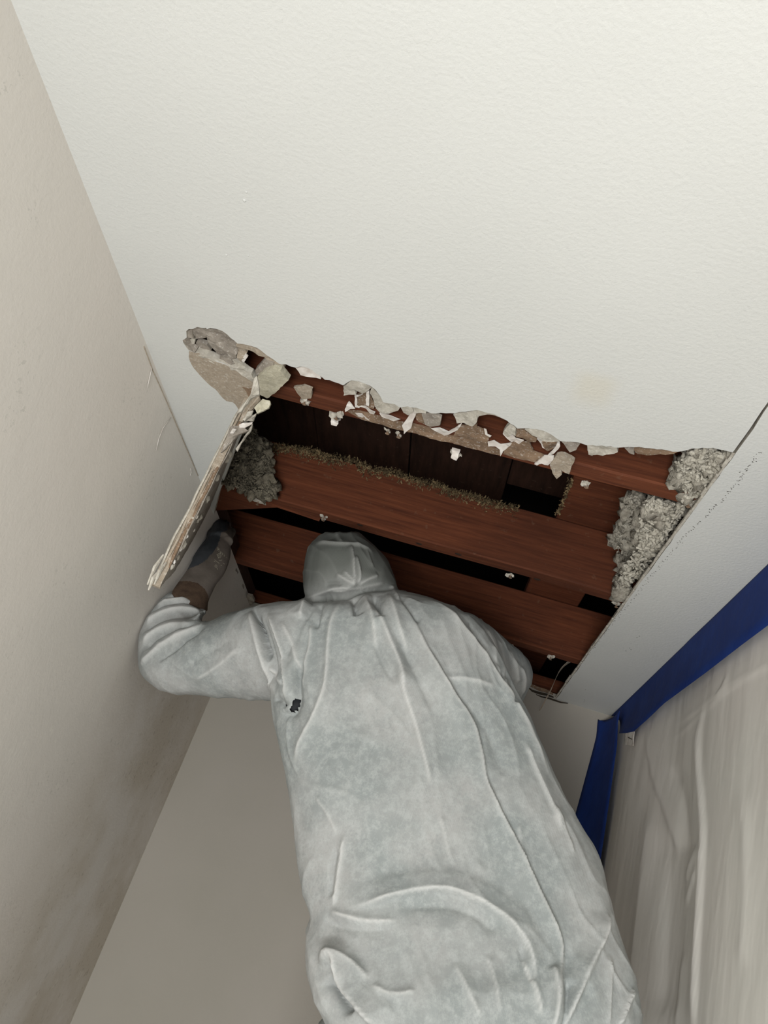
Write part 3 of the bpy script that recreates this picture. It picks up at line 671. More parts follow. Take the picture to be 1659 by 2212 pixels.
# long curl of brown paper hanging at the far right corner of the hole
pts = [(1252, 1416, .722), (1232, 1428, .715), (1215, 1440, .705), (1205, 1455, .69), (1198, 1470, .675), (1190, 1490, .66), (1180, 1508, .645), (1170, 1528, .63), (1164, 1536, .62)]
wd = [.012, .016, .010, .005, .004, .0045, .003, .002, .001]
V = []; Fc = []
for i, (px, py, z) in enumerate(pts):
    yy = 1.99+.018*i; p = hit(px, py, 1, yy)
    a = .5+i*.25; w = wd[i]
    e = np.array([math.cos(a)*w, .25*w, math.sin(a)*w*.8])
    for q in (p-e, p+e*.1, p+e): V.append(q)
for i in range(len(pts)-1):
    for j in (0, 1): Fc.append((i*3+j, i*3+j+1, i*3+4+j, i*3+3+j))
o = mk('paper_curl', V, Fc, 'tan_core', smooth=True); tag(o, 'thin curl of brown paper dangling from the far right corner of the hole', 'paper')
md = o.modifiers.new('thick', 'SOLIDIFY'); md.thickness = .001; md = o.modifiers.new('s', 'SUBSURF'); md.levels = md.render_levels = 2

# ---------------------------------------------------------------- creases: relief along measured lines
def creases(V, Nn, lines, res_attr=True):
    """V, Nn: vertices and normals. Each line: (kind, amp, width_px, points). Returns displacement and lift."""
    q = projv(V); vd = -V/np.linalg.norm(V, axis=1)[:, None]; face = np.clip((Nn*vd).sum(1)*2.2, 0, 1)
    disp = np.zeros(len(V)); lift = np.zeros(len(V))
    for kind, amp, w, pts in lines:
        P = np.array(pts, float)
        # smooth the polyline
        for _ in range(2):
            Q = [P[0]]
            for a, b in zip(P[:-1], P[1:]): Q += [a*.75+b*.25, a*.25+b*.75]
            Q.append(P[-1]); P = np.array(Q)
        mg_ = w*7
        idx = np.where((q[:, 0] > P[:, 0].min()-mg_) & (q[:, 0] < P[:, 0].max()+mg_) & (q[:, 1] > P[:, 1].min()-mg_) & (q[:, 1] < P[:, 1].max()+mg_) & (face > 0))[0]
        if not len(idx): continue
        X = q[idx]; best = np.full(len(idx), 1e9); side = np.zeros(len(idx)); tt = np.zeros(len(idx))
        L = np.r_[0, np.cumsum(np.linalg.norm(P[1:]-P[:-1], axis=1))]
        for k in range(len(P)-1):
            a = P[k]; d = P[k+1]-a; l2 = d@d+1e-9
            t = np.clip(((X-a)@d)/l2, 0, 1); r = X-a-t[:, None]*d; dist = np.hypot(r[:, 0], r[:, 1])
            m = dist < best; best[m] = dist[m]; side[m] = np.sign(d[0]*r[m, 1]-d[1]*r[m, 0]); tt[m] = (L[k]+t[m]*math.sqrt(l2))/L[-1]
        tap = np.clip(np.minimum(tt, 1-tt)*6+.12, 0, 1); tap = tap*tap*(3-2*tap)
        if kind in ('r', 'v'):
            sg = (1 if int(P[0, 0]*7+P[-1, 1]*3) % 2 else -1); ww = w*(1+.55*side*sg) if w < 9 else w; g = np.exp(-(best/ww)**1.3); dz = amp*g*(1 if kind == 'r' else -1)
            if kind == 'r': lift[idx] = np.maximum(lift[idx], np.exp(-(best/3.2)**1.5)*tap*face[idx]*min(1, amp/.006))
        elif kind == 's':   # overlap: steep on one side, long slope on the other
            sd = side*best; dz = amp*np.where(sd > 0, np.exp(-(sd/(w*4))), np.exp(-(np.abs(sd)/(w*.7))**2))
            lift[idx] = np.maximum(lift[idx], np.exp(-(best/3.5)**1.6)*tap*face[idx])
        elif kind == 'S':
            sd = -side*best; dz = amp*np.where(sd > 0, np.exp(-(sd/(w*4))), np.exp(-(np.abs(sd)/(w*.7))**2))
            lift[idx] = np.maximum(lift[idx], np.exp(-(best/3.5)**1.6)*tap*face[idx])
        win = np.clip((mg_-best)/(mg_*.45), 0, 1); disp[idx] += dz*tap*face[idx]*win*win*(3-2*win)
    return disp, np.clip(lift, 0, 1)

# ---------------------------------------------------------------- plastic sheet on the right wall
XS = XR-.016
ny, nz = 300, 300
ys = np.linspace(.0, YB-.012, ny); zs = np.linspace(ZF+.02, ZC-.012, nz)
zs = ZC-.012-(ZC-.012-ZF-.02)*np.linspace(0, 1, nz)**1.6
V = np.array([(XS, y, z) for y in ys for z in zs])
lines = [('s', .010, 7, [(1525, 1511), (1502, 1589), (1510, 1700), (1518, 1795), (1512, 1900), (1503, 2040), (1495, 2250)]),
         ('r', .008, 12, [(1411, 1735), (1395, 1850), (1379, 2023), (1368, 2160), (1360, 2300)]),
         ('S', .006, 6, [(1401, 1578), (1406, 1630), (1415, 1690), (1440, 1760), (1460, 1850)]),
         ('r', .002, 6, [(1659, 1440), (1600, 1470), (1540, 1520), (1480, 1575), (1440, 1600)]),
         ('r', .0022, 8, [(1700, 1410), (1640, 1440), (1580, 1475), (1500, 1540), (1450, 1565)]),
         ('v', .008, 16, [(1450, 1650), (1475, 1740), (1480, 1850)]), ('r', .005, 8, [(1475, 1900), (1490, 1860), (1505, 1830)]),
         ('r', .004, 7, [(1478, 1950), (1495, 1905), (1505, 1880)]), ('v', .01, 30, [(1440, 1780), (1440, 1950), (1425, 2200)]), ('r', .004, 5, [(1470, 2060), (1460, 2140), (1455, 2212)]),
         ('r', .003, 4, [(1545, 1510), (1560, 1490), (1572, 1460)]), ('r', .004, 14, [(1600, 1700), (1612, 1900), (1600, 2100)])]
Nn = np.tile([-1., 0, 0], (len(V), 1))
dsp, lft = creases(V, Nn, lines)
fade = np.clip((ZC-.012-V[:, 2])/.14, 0, 1)*np.clip((YB-.012-V[:, 1])/.10, 0, 1)
V[:, 0] -= dsp*fade
V[:, 0] += fade*np.array([max(-.012, min(.008, noise.noise(Vector((y*4, z*1.2, 2)))*.012)) for _, y, z in V])
Fc = [(i*nz+j, i*nz+j+1, (i+1)*nz+j+1, (i+1)*nz+j) for i in range(ny-1) for j in range(nz-1)]
sh = mk('plastic_sheet', V, Fc, 'sheet', smooth=True, attr=lft); tag(sh, 'milky wrinkled plastic sheeting taped over the right wall', 'plastic sheet')
# blue tape
up = [(1335, 1556), (1348, 1542), (1390, 1496), (1433, 1447), (1488, 1383), (1589, 1287), (1659, 1223), (1740, 1150), (1900, 1010)]
lo = [(1337, 1584), (1366, 1582), (1400, 1552), (1433, 1520), (1525, 1452), (1600, 1394), (1659, 1350), (1745, 1286), (1900, 1170)]
def resample(P, n):
    P = np.array(P, float); L = np.r_[0, np.cumsum(np.linalg.norm(P[1:]-P[:-1], axis=1))]; t = np.linspace(0, L[-1], n)
    return np.c_[np.interp(t, L, P[:, 0]), np.interp(t, L, P[:, 1])]
U = resample(up, 70); Lw = resample(lo, 70); V = []; K = 9
for i in range(70):
    a = hit(U[i][0], U[i][1], 2, ZC-.0012); b = hit(Lw[i][0], Lw[i][1], 0, XS-.016); c_ = np.array([max(a[0], XS-.006), (a[1]+b[1])/2, ZC-.006])
    a[0] = min(a[0], XS-.008); a[1] = min(a[1], YB-.004); b[1] = min(b[1], YB-.004); c_[1] = min(c_[1], YB-.004)
    for k in range(K):
        t = k/(K-1); p = (1-t)**2*a+2*t*(1-t)*(c_*.75+(a+b)/2*.25)+t*t*b
        p = p+np.array([-1, 0, -1])*(.0025*abs(noise.noise(Vector((i*.10, k*.55, 0))))*math.sin(math.pi*t)); V.append(p)
Fc = [(i*K+j, i*K+j+1, (i+1)*K+j+1, (i+1)*K+j) for i in range(69) for j in range(K-1)]
tp = mk('blue_tape', V, Fc, 'tape', smooth=True); tag(tp, 'blue painter\'s tape along the top of the right wall below the ceiling', 'tape')
md = tp.modifiers.new('t', 'SOLIDIFY'); md.thickness = .0006
le = [(1292, 1552), (1289, 1589), (1276, 1639), (1241, 1767)]; ri = [(1335, 1563), (1333, 1612), (1317, 1726), (1305, 1808), (1293, 1886)]
le3 = [hit(px, py, 1, YB-.0015) for px, py in le]+[np.array([.398, YB-.0015, .2]), np.array([.395, YB-.0015, -.4]), np.array([.40, YB-.0015, -1.3])]
zr = [p[2] for p in le3]; V = []; K = 9
r3 = [hit(px, py, 0, XS-.013) for px, py in ri]; rz = [p[2] for p in r3][::-1]; ry = [p[1] for p in r3][::-1]
n = 60
for i in range(n):
    t = i/(n-1); z = zr[0]-.002+(-1.3-zr[0])*t**1.5
    xl = np.interp(z, zr[::-1], [p[0] for p in le3][::-1]); y2 = min(np.interp(z, rz, ry), YB-.005)
    a = np.array([xl, YB-.0015, z]); b = np.array([XS-.013, y2, z]); c_ = np.array([XS-.002, YB-.003, z])
    for k in range(K):
        s = k/(K-1); p = (1-s)**2*a+2*s*(1-s)*(c_*.6+(a+b)/2*.4)+s*s*b
        if i == 0: p = p+np.array([0, 0, -.020*(1-abs(s-.42)/.42 if s < .84 else 0)])
        p = p+np.array([-1, -1, 0])*.002*abs(noise.noise(Vector((i*.15, k*.5, 3)))); V.append(p)
Fc = [(i*K+j, i*K+j+1, (i+1)*K+j+1, (i+1)*K+j) for i in range(n-1) for j in range(K-1)]
tp = mk('blue_tape', V, Fc, 'tape', smooth=True); tag(tp, 'blue tape strip running down the back corner beside the person\'s hip', 'tape')
md = tp.modifiers.new('t', 'SOLIDIFY'); md.thickness = .0006
tp2 = mk('tape_tear', *tube([hit(1327, 1556, 1, YB-.03), hit(1324, 1575, 1, YB-.032), hit(1321, 1595, 1, YB-.032)], [.0012, .0016, .0003], 6), 'white_paper', tp); tp2['label'] = 'pale torn slit in the tape'
# small paper tag under the tape
tg = thing('paper_tag', tuple(hit(1358, 1610, 0, XS-.016)), 'small white tag with a short dark mark under the corner of the blue tape', 'tag')
P = [hit(px, py, 0, XS-.016) for px, py in ((1351, 1584), (1370, 1580), (1367, 1611), (1351, 1609))]; P2 = [p+np.array([.001, 0, 0]) for p in P]
mk('card', P+P2, [(3, 2, 1, 0), (4, 5, 6, 7), (0, 1, 5, 4), (1, 2, 6, 5), (2, 3, 7, 6), (3, 0, 4, 7)], 'white_paper', tg)
mk('printed_mark', *tube([hit(1357, 1593, 0, XS-.017), hit(1365, 1597, 0, XS-.017)], .0009, 6), 'black', tg)

# ---------------------------------------------------------------- the person
per = thing('person', (.16, 1.27, -.86), 'person in a white hooded coverall, seen from behind, reaching up into the ceiling hole', 'person')
def loft(st, k=36, pw=2.3, extra=None):
    """st: (Lx, Ly, Rx, Ry, zc, dr) stations in measured points"""
    rings = []
    for Lx, Ly, Rx, Ry, zc, dr in st:
        a = at(Lx, Ly, zc); b = at(Rx, Ry, zc); c = (a+b)/2; u = (b-a)/2; v = -W*dr; ring = []
        for j in range(k):
            th = 2*math.pi*j/k; cs, sn = math.cos(th), math.sin(th)
            ring.append(c+u*np.sign(cs)*abs(cs)**(2/pw)+v*np.sign(sn)*abs(sn)**(2/pw))
        rings.append(ring)
    return close_rings(rings, k)
def close_rings(rings, k):
    # smooth interpolation between the rings
    R_ = np.array(rings); n = len(R_); out = []
    for i in range(n-1):
        p0, p1, p2, p3 = R_[max(i-1, 0)], R_[i], R_[i+1], R_[min(i+2, n-1)]
        for t in (0, .25, .5, .75):
            out.append(.5*((2*p1)+(-p0+p2)*t+(2*p0-5*p1+4*p2-p3)*t*t+(-p0+3*p1-3*p2+p3)*t**3))
    out.append(R_[-1]); V = [tuple(p) for r in out for p in r]; m = len(out); Fc = []
    for i in range(m-1):
        for j in range(k): Fc.append((i*k+j, i*k+(j+1) % k, (i+1)*k+(j+1) % k, (i+1)*k+j))
    c0 = len(V); V.append(tuple(out[0].mean(0))); V.append(tuple(out[-1].mean(0)))
    for j in range(k): Fc.append(((j+1) % k, j, c0)); Fc.append(((m-1)*k+j, (m-1)*k+(j+1) % k, c0+1))
    return V, Fc
torso = loft([(735, 1282, 815, 1270, 1.50, .045), (690, 1292, 880, 1278, 1.495, .07), (640, 1300, 950, 1298, 1.48, .09), (612, 1335, 1012, 1330, 1.465, .105), (598, 1400, 1062, 1385, 1.445, .12), (592, 1460, 1095, 1440, 1.42, .13), (594, 1530, 1128, 1515, 1.395, .135),
              (616, 1650, 1186, 1640, 1.33, .14), (636, 1780, 1248, 1765, 1.265, .135), (652, 1890, 1296, 1870, 1.21, .14), (672, 1965, 1318, 1960, 1.17, .15), (664, 2010, 1334, 2005, 1.145, .16),
              (664, 2070, 1350, 2062, 1.12, .165), (690, 2140, 1364, 2125, 1.095, .165), (716, 2212, 1367, 2212, 1.07, .16), (740, 2290, 1360, 2290, 1.05, .15), (760, 2350, 1330, 2350, 1.04, .11)])
# left arm: shoulder, elbow against the wall, forearm up to the cuff
armL = loft([(700, 1310, 690, 1500, 1.44, .06), (640, 1296, 640, 1512, 1.455, .085), (580, 1305, 590, 1510, 1.475, .09), (520, 1320, 530, 1508, 1.50, .085), (450, 1342, 450, 1500, 1.53, .08),
             (428, 1340, 370, 1491, 1.55, .075), (436, 1325, 318, 1465, 1.57, .07), (440, 1318, 303, 1425, 1.59, .065), (442, 1322, 306, 1375, 1.61, .06), (443, 1326, 317, 1332, 1.635, .056), (442, 1315, 340, 1298, 1.66, .05), (436, 1302, 370, 1277, 1.675, .046)], 28, 2.1)
armR = loft([(930, 1330, 960, 1500, 1.49, .07), (1010, 1325, 1020, 1500, 1.52, .08), (1060, 1350, 1070, 1515, 1.58, .08), (1100, 1388, 1090, 1530, 1.65, .075), (1138, 1420, 1105, 1535, 1.71, .07), (1146, 1455, 1085, 1540, 1.76, .065),
             (1120, 1440, 1050, 1530, 1.80, .06), (1060, 1400, 1000, 1480, 1.85, .055), (1000, 1370, 950, 1440, 1.88, .05)], 28, 2.1)
hood = loft([(700, 1152, 775, 1150, 1.585, .035), (682, 1166, 798, 1173, 1.58, .075), (666, 1190, 820, 1196, 1.575, .098), (659, 1222, 838, 1222, 1.57, .108), (656, 1252, 851, 1246, 1.56, .105), (657, 1278, 858, 1266, 1.545, .092), (672, 1296, 855, 1280, 1.53, .075), (700, 1305, 840, 1290, 1.51, .06), (720, 1320, 830, 1310, 1.49, .05)], 32, 2.2)
def leg(sx):
    hip = np.array([.145+sx*.10, 1.30, -.03]); knee = np.array([.16+sx*.12, 1.24, -.40]); ank = np.array([.16+sx*.12, 1.30, -.765]); rings = []
    for p, r in ((hip+np.array([0, .02, -.06]), .07), (hip+np.array([0, .01, -.11]), .105), (hip*.5+knee*.5, .105), (knee, .088), (knee*.5+ank*.5, .084), (ank+np.array([0, 0, .03]), .072), (ank, .066)):
        rings.append([p+np.array([math.cos(2*math.pi*j/24)*r, math.sin(2*math.pi*j/24)*r, 0]) for j in range(24)])
    return close_rings(rings, 24)
V, Fc = join([torso, armL, armR, hood, leg(-1), leg(1)])
me = bpy.data.meshes.new('tmp'); me.from_pydata(V, [], Fc); bm = bmesh.new(); bm.from_mesh(me); bmesh.ops.recalc_face_normals(bm, faces=bm.faces); bm.to_mesh(me); bm.free()
tmp = bpy.data.objects.new('tmp', me); SC.collection.objects.link(tmp)
md = tmp.modifiers.new('r', 'REMESH'); md.mode = 'VOXEL'; md.voxel_size = .0032
md = tmp.modifiers.new('s', 'SMOOTH'); md.factor = .5; md.iterations = 14
dg = bpy.context.evaluated_depsgraph_get(); ev = tmp.evaluated_get(dg); m2 = bpy.data.meshes.new_from_object(ev)
bpy.data.objects.remove(tmp)
nv = len(m2.vertices); V = np.empty(nv*3); m2.vertices.foreach_get('co', V); V = V.reshape(-1, 3)
Nn = np.empty(nv*3); m2.vertices.foreach_get('normal', Nn); Nn = Nn.reshape(-1, 3)
folds = [
 # neck pleats
 ('v', .014, 8, [(760, 1290), (765, 1305), (769, 1328)]), ('v', .015, 8, [(805, 1288), (820, 1308), (826, 1342)]), ('r', .010, 10, [(782, 1284), (796, 1305), (806, 1345), (812, 1400)]),
 ('r', .009, 11, [(735, 1288), (730, 1310), (716, 1340), (709, 1400), (708, 1448), (702, 1496), (672, 1567), (646, 1608), (635, 1660)]),
 ('r', .009, 12, [(838, 1282), (850, 1320), (862, 1360), (880, 1410)]), ('v', .009, 8, [(695, 1300), (690, 1325), (684, 1360)]), ('r', .012, 13, [(660, 1296), (655, 1312), (648, 1335)]),
 ('v', .008, 8, [(676, 1292), (668, 1318), (660, 1340)]), ('v', .007, 7, [(860, 1285), (882, 1320), (905, 1350)]), ('r', .006, 5, [(846, 1262), (852, 1282), (862, 1300)]),
 # long central folds
 ('r', .014, 15, [(806, 1310), (826, 1350), (844, 1391), (866, 1440), (876, 1490)]), ('S', .008, 7, [(860, 1440), (870, 1490), (896, 1560), (906, 1600), (919, 1649), (932, 1700)]),
 ('v', .008, 11, [(850, 1360), (880, 1420), (905, 1470), (930, 1530)]),
 ('v', .006, 9, [(800, 1350), (815, 1400), (830, 1440), (856, 1480)]),
 ('s', .010, 6, [(874, 1309), (896, 1350), (922, 1406), (956, 1462), (990, 1515), (1023, 1560), (1038, 1616), (1043, 1650), (1050, 1690), (1076, 1747), (1117, 1826), (1167, 1933), (1208, 2024), (1214, 2064), (1208, 2140), (1203, 2230)]),
 ('v', .006, 14, [(960, 1420), (990, 1500), (1060, 1580), (1090, 1680)]), ('r', .004, 6, [(960, 1464), (1010, 1468), (1070, 1480)]),
 # right side of the back
 ('r', .008, 9, [(900, 1290), (950, 1310), (1000, 1362), (1040, 1410), (1083, 1466), (1120, 1530), (1150, 1600), (1190, 1680)]), ('v', .010, 9, [(1005, 1335), (1040, 1380), (1080, 1432), (1110, 1485)]),
 ('r', .007, 6, [(1046, 1352), (1065, 1385), (1075, 1425), (1082, 1460)]), ('r', .007, 6, [(1078, 1375), (1090, 1410), (1096, 1450), (1092, 1480)]), ('r', .006, 5, [(1100, 1400), (1115, 1440), (1118, 1480)]), ('v', .007, 5, [(1084, 1390), (1094, 1430), (1100, 1470)]),
 ('r', .006, 5, [(1120, 1440), (1132, 1470), (1130, 1500)]), ('v', .008, 8, [(1108, 1470), (1112, 1500), (1110, 1522)]),
 ('r', .005, 6, [(1130, 1600), (1165, 1680), (1190, 1740), (1210, 1800)]), ('r', .004, 5, [(1195, 1740), (1220, 1800), (1238, 1850)]), ('r', .003, 4, [(1118, 1780), (1125, 1830), (1135, 1870)]),
 # left sleeve seam, slit and tuck
 ('v', .030, 5, [(548, 1312), (556, 1350), (566, 1390), (580, 1432)]), ('r', .009, 6, [(541, 1316), (550, 1360), (560, 1400), (574, 1436), (590, 1470), (600, 1500)]),
 ('r', .012, 6, [(578, 1320), (590, 1355), (604, 1390), (616, 1425), (624, 1460), (628, 1495), (620, 1520)]), ('v', .009, 8, [(566, 1330), (586, 1390), (600, 1440), (606, 1475)]),
 ('v', .014, 8, [(646, 1430), (642, 1480), (646, 1520), (632, 1545), (610, 1540)]), ('r', .008, 7, [(582, 1440), (600, 1455), (614, 1480)]), ('v', .008, 6, [(598, 1512), (612, 1516), (620, 1530)]),
 ('r', .006, 6, [(607, 1340), (640, 1400), (652, 1450)]), ('r', .005, 5, [(672, 1345), (672, 1390), (660, 1440), (652, 1490)]),
 # elbow wrinkles
 ('r', .008, 7, [(306, 1440), (326, 1418), (352, 1392), (400, 1362), (450, 1342)]), ('v', .008, 6, [(314, 1408), (335, 1385), (370, 1362), (420, 1348)]), ('v', .008, 7, [(340, 1432), (370, 1406), (400, 1378), (440, 1352)]),
 ('r', .008, 7, [(309, 1395), (330, 1368), (365, 1352), (415, 1345)]), ('v', .007, 6, [(312, 1370), (345, 1342), (390, 1336), (432, 1336)]), ('r', .007, 7, [(316, 1350), (345, 1325), (385, 1316), (420, 1320), (436, 1332)]),
 ('v', .006, 5, [(322, 1330), (350, 1310), (385, 1303), (418, 1308), (436, 1322)]), ('r', .006, 6, [(335, 1312), (360, 1296), (395, 1294), (424, 1304)]), ('v', .005, 4, [(350, 1296), (375, 1286), (405, 1290), (428, 1300)]),
 ('r', .004, 10, [(420, 1470), (470, 1440), (520, 1400)]), ('v', .004, 12, [(400, 1440), (450, 1410), (500, 1380)]),
 # hood
 ('r', .005, 4, [(680, 1176), (700, 1172), (730, 1176), (758, 1177), (784, 1182), (806, 1196)]), ('r', .007, 4.5, [(757, 1176), (762, 1200), (765, 1235), (769, 1268)]), ('r', .004, 4, [(724, 1150), (730, 1162), (737, 1174)]),
 ('r', .006, 5, [(770, 1266), (750, 1254), (728, 1238)]), ('r', .006, 5, [(770, 1266), (758, 1248), (742, 1232)]), ('r', .007, 6, [(772, 1264), (779, 1245), (776, 1225), (768, 1200)]), ('r', .006, 6, [(776, 1264), (795, 1252), (818, 1244)]),
 ('r', .006, 6, [(708, 1278), (735, 1278), (760, 1274), (800, 1266), (835, 1258)]), ('r', .005, 5, [(664, 1292), (700, 1280), (725, 1270), (765, 1272)]), ('v', .014, 7, [(668, 1298), (710, 1292), (745, 1290), (775, 1276), (815, 1270), (852, 1272)]),
 ('v', .006, 6, [(740, 1262), (720, 1258), (700, 1262)]), ('r', .003, 4, [(790, 1185), (800, 1210), (806, 1225)]),
 # waist and seat
 ('s', .012, 8, [(1160, 2140), (1148, 2070), (1132, 2030), (1092, 1983), (1050, 1955), (1005, 1933), (970, 1922), (935, 1920), (890, 1926), (843, 1938), (800, 1954), (760, 1962)]), ('r', .008, 12, [(712, 1970), (760, 1985), (790, 1994), (860, 1990)]), ('v', .007, 14, [(700, 1990), (760, 2010), (840, 2006)]),
 ('v', .007, 16, [(860, 1960), (940, 1950), (1020, 1968), (1080, 2020)]),
 ('S', .022, 9, [(690, 2082), (727, 2078), (731, 2105), (734, 2135), (760, 2162), (788, 2191), (820, 2225)]), ('v', .020, 12, [(712, 2110), (722, 2132), (740, 2160), (760, 2190)]), ('r', .008, 12, [(690, 2080), (720, 2070), (760, 2085), (800, 2120)]),
 ('s', .014, 8, [(1304, 1970), (1302, 2000), (1298, 2030), (1285, 2070), (1269, 2105), (1238, 2171), (1214, 2230)]), ('r', .009, 9, [(1190, 2090), (1200, 2130), (1198, 2180), (1192, 2230)]), ('v', .012, 8, [(1222, 2120), (1222, 2170), (1215, 2230)]),
 ('r', .007, 7, [(1128, 2070), (1140, 2110), (1160, 2150), (1168, 2200)]), ('v', .006, 6, [(1122, 2045), (1130, 2090), (1150, 2130)]), ('r', .008, 5, [(1361, 2135), (1350, 2175), (1338, 2215)]), ('r', .004, 4, [(1316, 2060), (1320, 2130), (1318, 2215)]),
 ('r', .006, 5, [(745, 1801), (738, 1840), (732, 1877), (728, 1920), (722, 1960)]), ('v', .006, 8, [(724, 1830), (718, 1880), (712, 1940)]), ('r', .004, 5, [(680, 1720), (710, 1760), (725, 1800)]),
 ('r', .003, 5, [(950, 1760), (960, 1800), (975, 1860)]), ('r', .004, 8, [(1050, 2060), (1070, 2120), (1080, 2190)]), ('r', .004, 9, [(980, 2080), (1010, 2140), (1040, 2200)]), ('r', .005, 10, [(800, 2130), (850, 2150), (900, 2140)]),
]
dsp, lft = creases(V, Nn, folds)
q = V*1.0
low = np.array([noise.noise(Vector((p[0]*9, p[1]*9, p[2]*5)))*.006+noise.noise(Vector((p[0]*24+3, p[1]*24, p[2]*14)))*.0022 for p in q.tolist()])
ridged = np.array([(1-abs(noise.noise(Vector((p[0]*13-2, p[1]*13, p[2]*6+7)))*2.2))**3 for p in q.tolist()]); ridged = np.clip(ridged, 0, 1)
cc = V@M; along = cc[:, 0]*.30+cc[:, 1]*.95; acr = cc[:, 0]*.95-cc[:, 1]*.30
fine = np.array([(1-abs(noise.noise(Vector((a*26+noise.noise(Vector((a*5, b*5, 1)))*2.2, b*6, c*7)))*2.4))**4 for a, b, c in zip(acr.tolist(), along.tolist(), cc[:, 2].tolist())]); fine = np.clip(fine, 0, 1)
V2 = V+Nn*(dsp+low+ridged*.0015+fine*.0022)[:, None]
V2[:, 0] = np.maximum(V2[:, 0], XL+.004)
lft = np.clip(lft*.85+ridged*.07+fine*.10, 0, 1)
polys = [tuple(p.vertices) for p in m2.polygons]
# small tear under the arm with the dark shirt behind it
tear = C(280, 1050, 3.318, [(1140, 1632), (1165, 1590), (1185, 1535), (1222, 1530), (1210, 1580), (1180, 1610)])
pq = projv(V2); vdot = (Nn*(-V)).sum(1)
bb = (pq[:, 0] > 620) & (pq[:, 0] < 652) & (pq[:, 1] > 1505) & (pq[:, 1] < 1548) & (vdot > 0)
cut = set(i for i in np.where(bb)[0] if inpoly(pq[i, 0], pq[i, 1], tear))
keep = [p for p in polys if not any(i in cut for i in p)]
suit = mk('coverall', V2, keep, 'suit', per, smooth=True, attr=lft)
# extra darkening of the cloth: even over the suit, full strength around the hood
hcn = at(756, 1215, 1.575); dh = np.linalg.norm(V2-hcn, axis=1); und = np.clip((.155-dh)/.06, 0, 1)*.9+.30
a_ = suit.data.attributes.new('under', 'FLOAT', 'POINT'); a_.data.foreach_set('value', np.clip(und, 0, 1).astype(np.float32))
ci = np.array(sorted(cut))
if len(ci):
    c = V2[ci].mean(0); vd = c/np.linalg.norm(c)
    Vv, Ff = ico(c+vd*.030, .020, 3, (1, 1, 1), .1, 3); mk('shirt', Vv, Ff, 'shirt', per, True)['label'] = 'dark shirt seen through a tear'
# head inside the hood (turned to the hole)
hc = at(748, 1228, 1.60)+np.array([-.008, .042, -.012])
Vv, Ff = ico(hc, .078, 4, (.85, 1.08, 1.08)); Vv = np.array(Vv)
for i, v in enumerate(Vv):
    d = v-hc
    fr = d[1]/.085
    if fr > .6:
        v[1] += .020*math.exp(-((d[0]/.013)**2+((d[2]+.008)/.024)**2))           # nose
        for s in (-1, 1): v[1] -= .010*math.exp(-(((d[0]-s*.032)/.014)**2+((d[2]-.02)/.012)**2))
        v[1] += .005*math.exp(-((d[0]/.024)**2+((d[2]+.045)/.007)**2))-.005*math.exp(-((d[0]/.024)**2+((d[2]+.052)/.004)**2))
        Vv[i] = v
mk('head', Vv, Ff, 'skin', per, True)
# left hand in a coated work glove
def chain(pts, sub=2):
    """pts: list of (xyz, r) -> skinned, smooth tube via rings"""
    P = [np.array(p) for p, _ in pts]; rr = [r for _, r in pts]; n = len(P); O_ = []; R2 = []
    for i in range(n-1):
        p0, p1, p2, p3 = P[max(i-1, 0)], P[i], P[i+1], P[min(i+2, n-1)]
        for t in (0, .25, .5, .75):
            O_.append(.5*((2*p1)+(-p0+p2)*t+(2*p0-5*p1+4*p2-p3)*t*t+(-p0+3*p1-3*p2+p3)*t**3)); R2.append(rr[i]+(rr[i+1]-rr[i])*t)
    O_.append(P[-1]); R2.append(rr[-1])
    e = O_[-1]-O_[-2]; e = e/np.linalg.norm(e)
    O_ += [O_[-1]+e*R2[-1]*.5, O_[-1]+e*R2[-1]*.85]; R2 += [R2[-1]*.8, R2[-1]*.35]
    return tube(O_, R2, 14)
G_ = lambda x, y: (370+x/8.295, 1110+y/8.295)
def GL(st): # stations in glove-crop coordinates
    return [(*G_(a, b), *G_(c, d), z, dr) for a, b, c, d, z, dr in st]
forearm = loft(GL([(20, 1420, 640, 1760, 1.665, .040), (40, 1360, 650, 1600, 1.675, .042), (150, 1200, 720, 1430, 1.70, .040), (230, 1090, 800, 1270, 1.72, .037), (300, 980, 920, 1120, 1.74, .034), (420, 760, 1010, 930, 1.765, .031), (560, 560, 1060, 720, 1.79, .028), (680, 380, 1050, 520, 1.81, .024), (740, 250, 1000, 380, 1.825, .02)]), 28, 2.2)
fing = []
base = [(770, 420, 690, 330, 760, 190), (850, 400, 820, 250, 850, 170), (930, 420, 920, 290, 940, 220), (1010, 500, 1020, 400, 1030, 340)]
for k, (x0, y0, x1, y1, x2, y2) in enumerate(base):
    a = at(*G_(x0, y0), 1.80); b = at(*G_(x1, y1), 1.835); c = at(*G_(x2, y2), 1.87); d = c+np.array([-.004, .026, .010]); e = d+np.array([-.004, .014, .014])
    fing.append(chain([(a, .013), (b, .0125), (c, .0115), (d, .0105), (e, .0095)]))
th = chain([(at(*G_(430, 900), 1.775), .020), (at(*G_(500, 700), 1.80), .021), (at(*G_(620, 520), 1.83), .019), (at(*G_(700, 400), 1.86), .015), (at(*G_(740, 290), 1.88), .012)])
V, Fc = join([forearm, th]+fing)
me = bpy.data.meshes.new('tmp'); me.from_pydata([tuple(v) for v in V], [], Fc); bm = bmesh.new(); bm.from_mesh(me); bmesh.ops.recalc_face_normals(bm, faces=bm.faces); bm.to_mesh(me); bm.free()
tmp = bpy.data.objects.new('tmp', me); SC.collection.objects.link(tmp)
md = tmp.modifiers.new('r', 'REMESH'); md.mode = 'VOXEL'; md.voxel_size = .0024
md = tmp.modifiers.new('s', 'SMOOTH'); md.factor = .5; md.iterations = 5
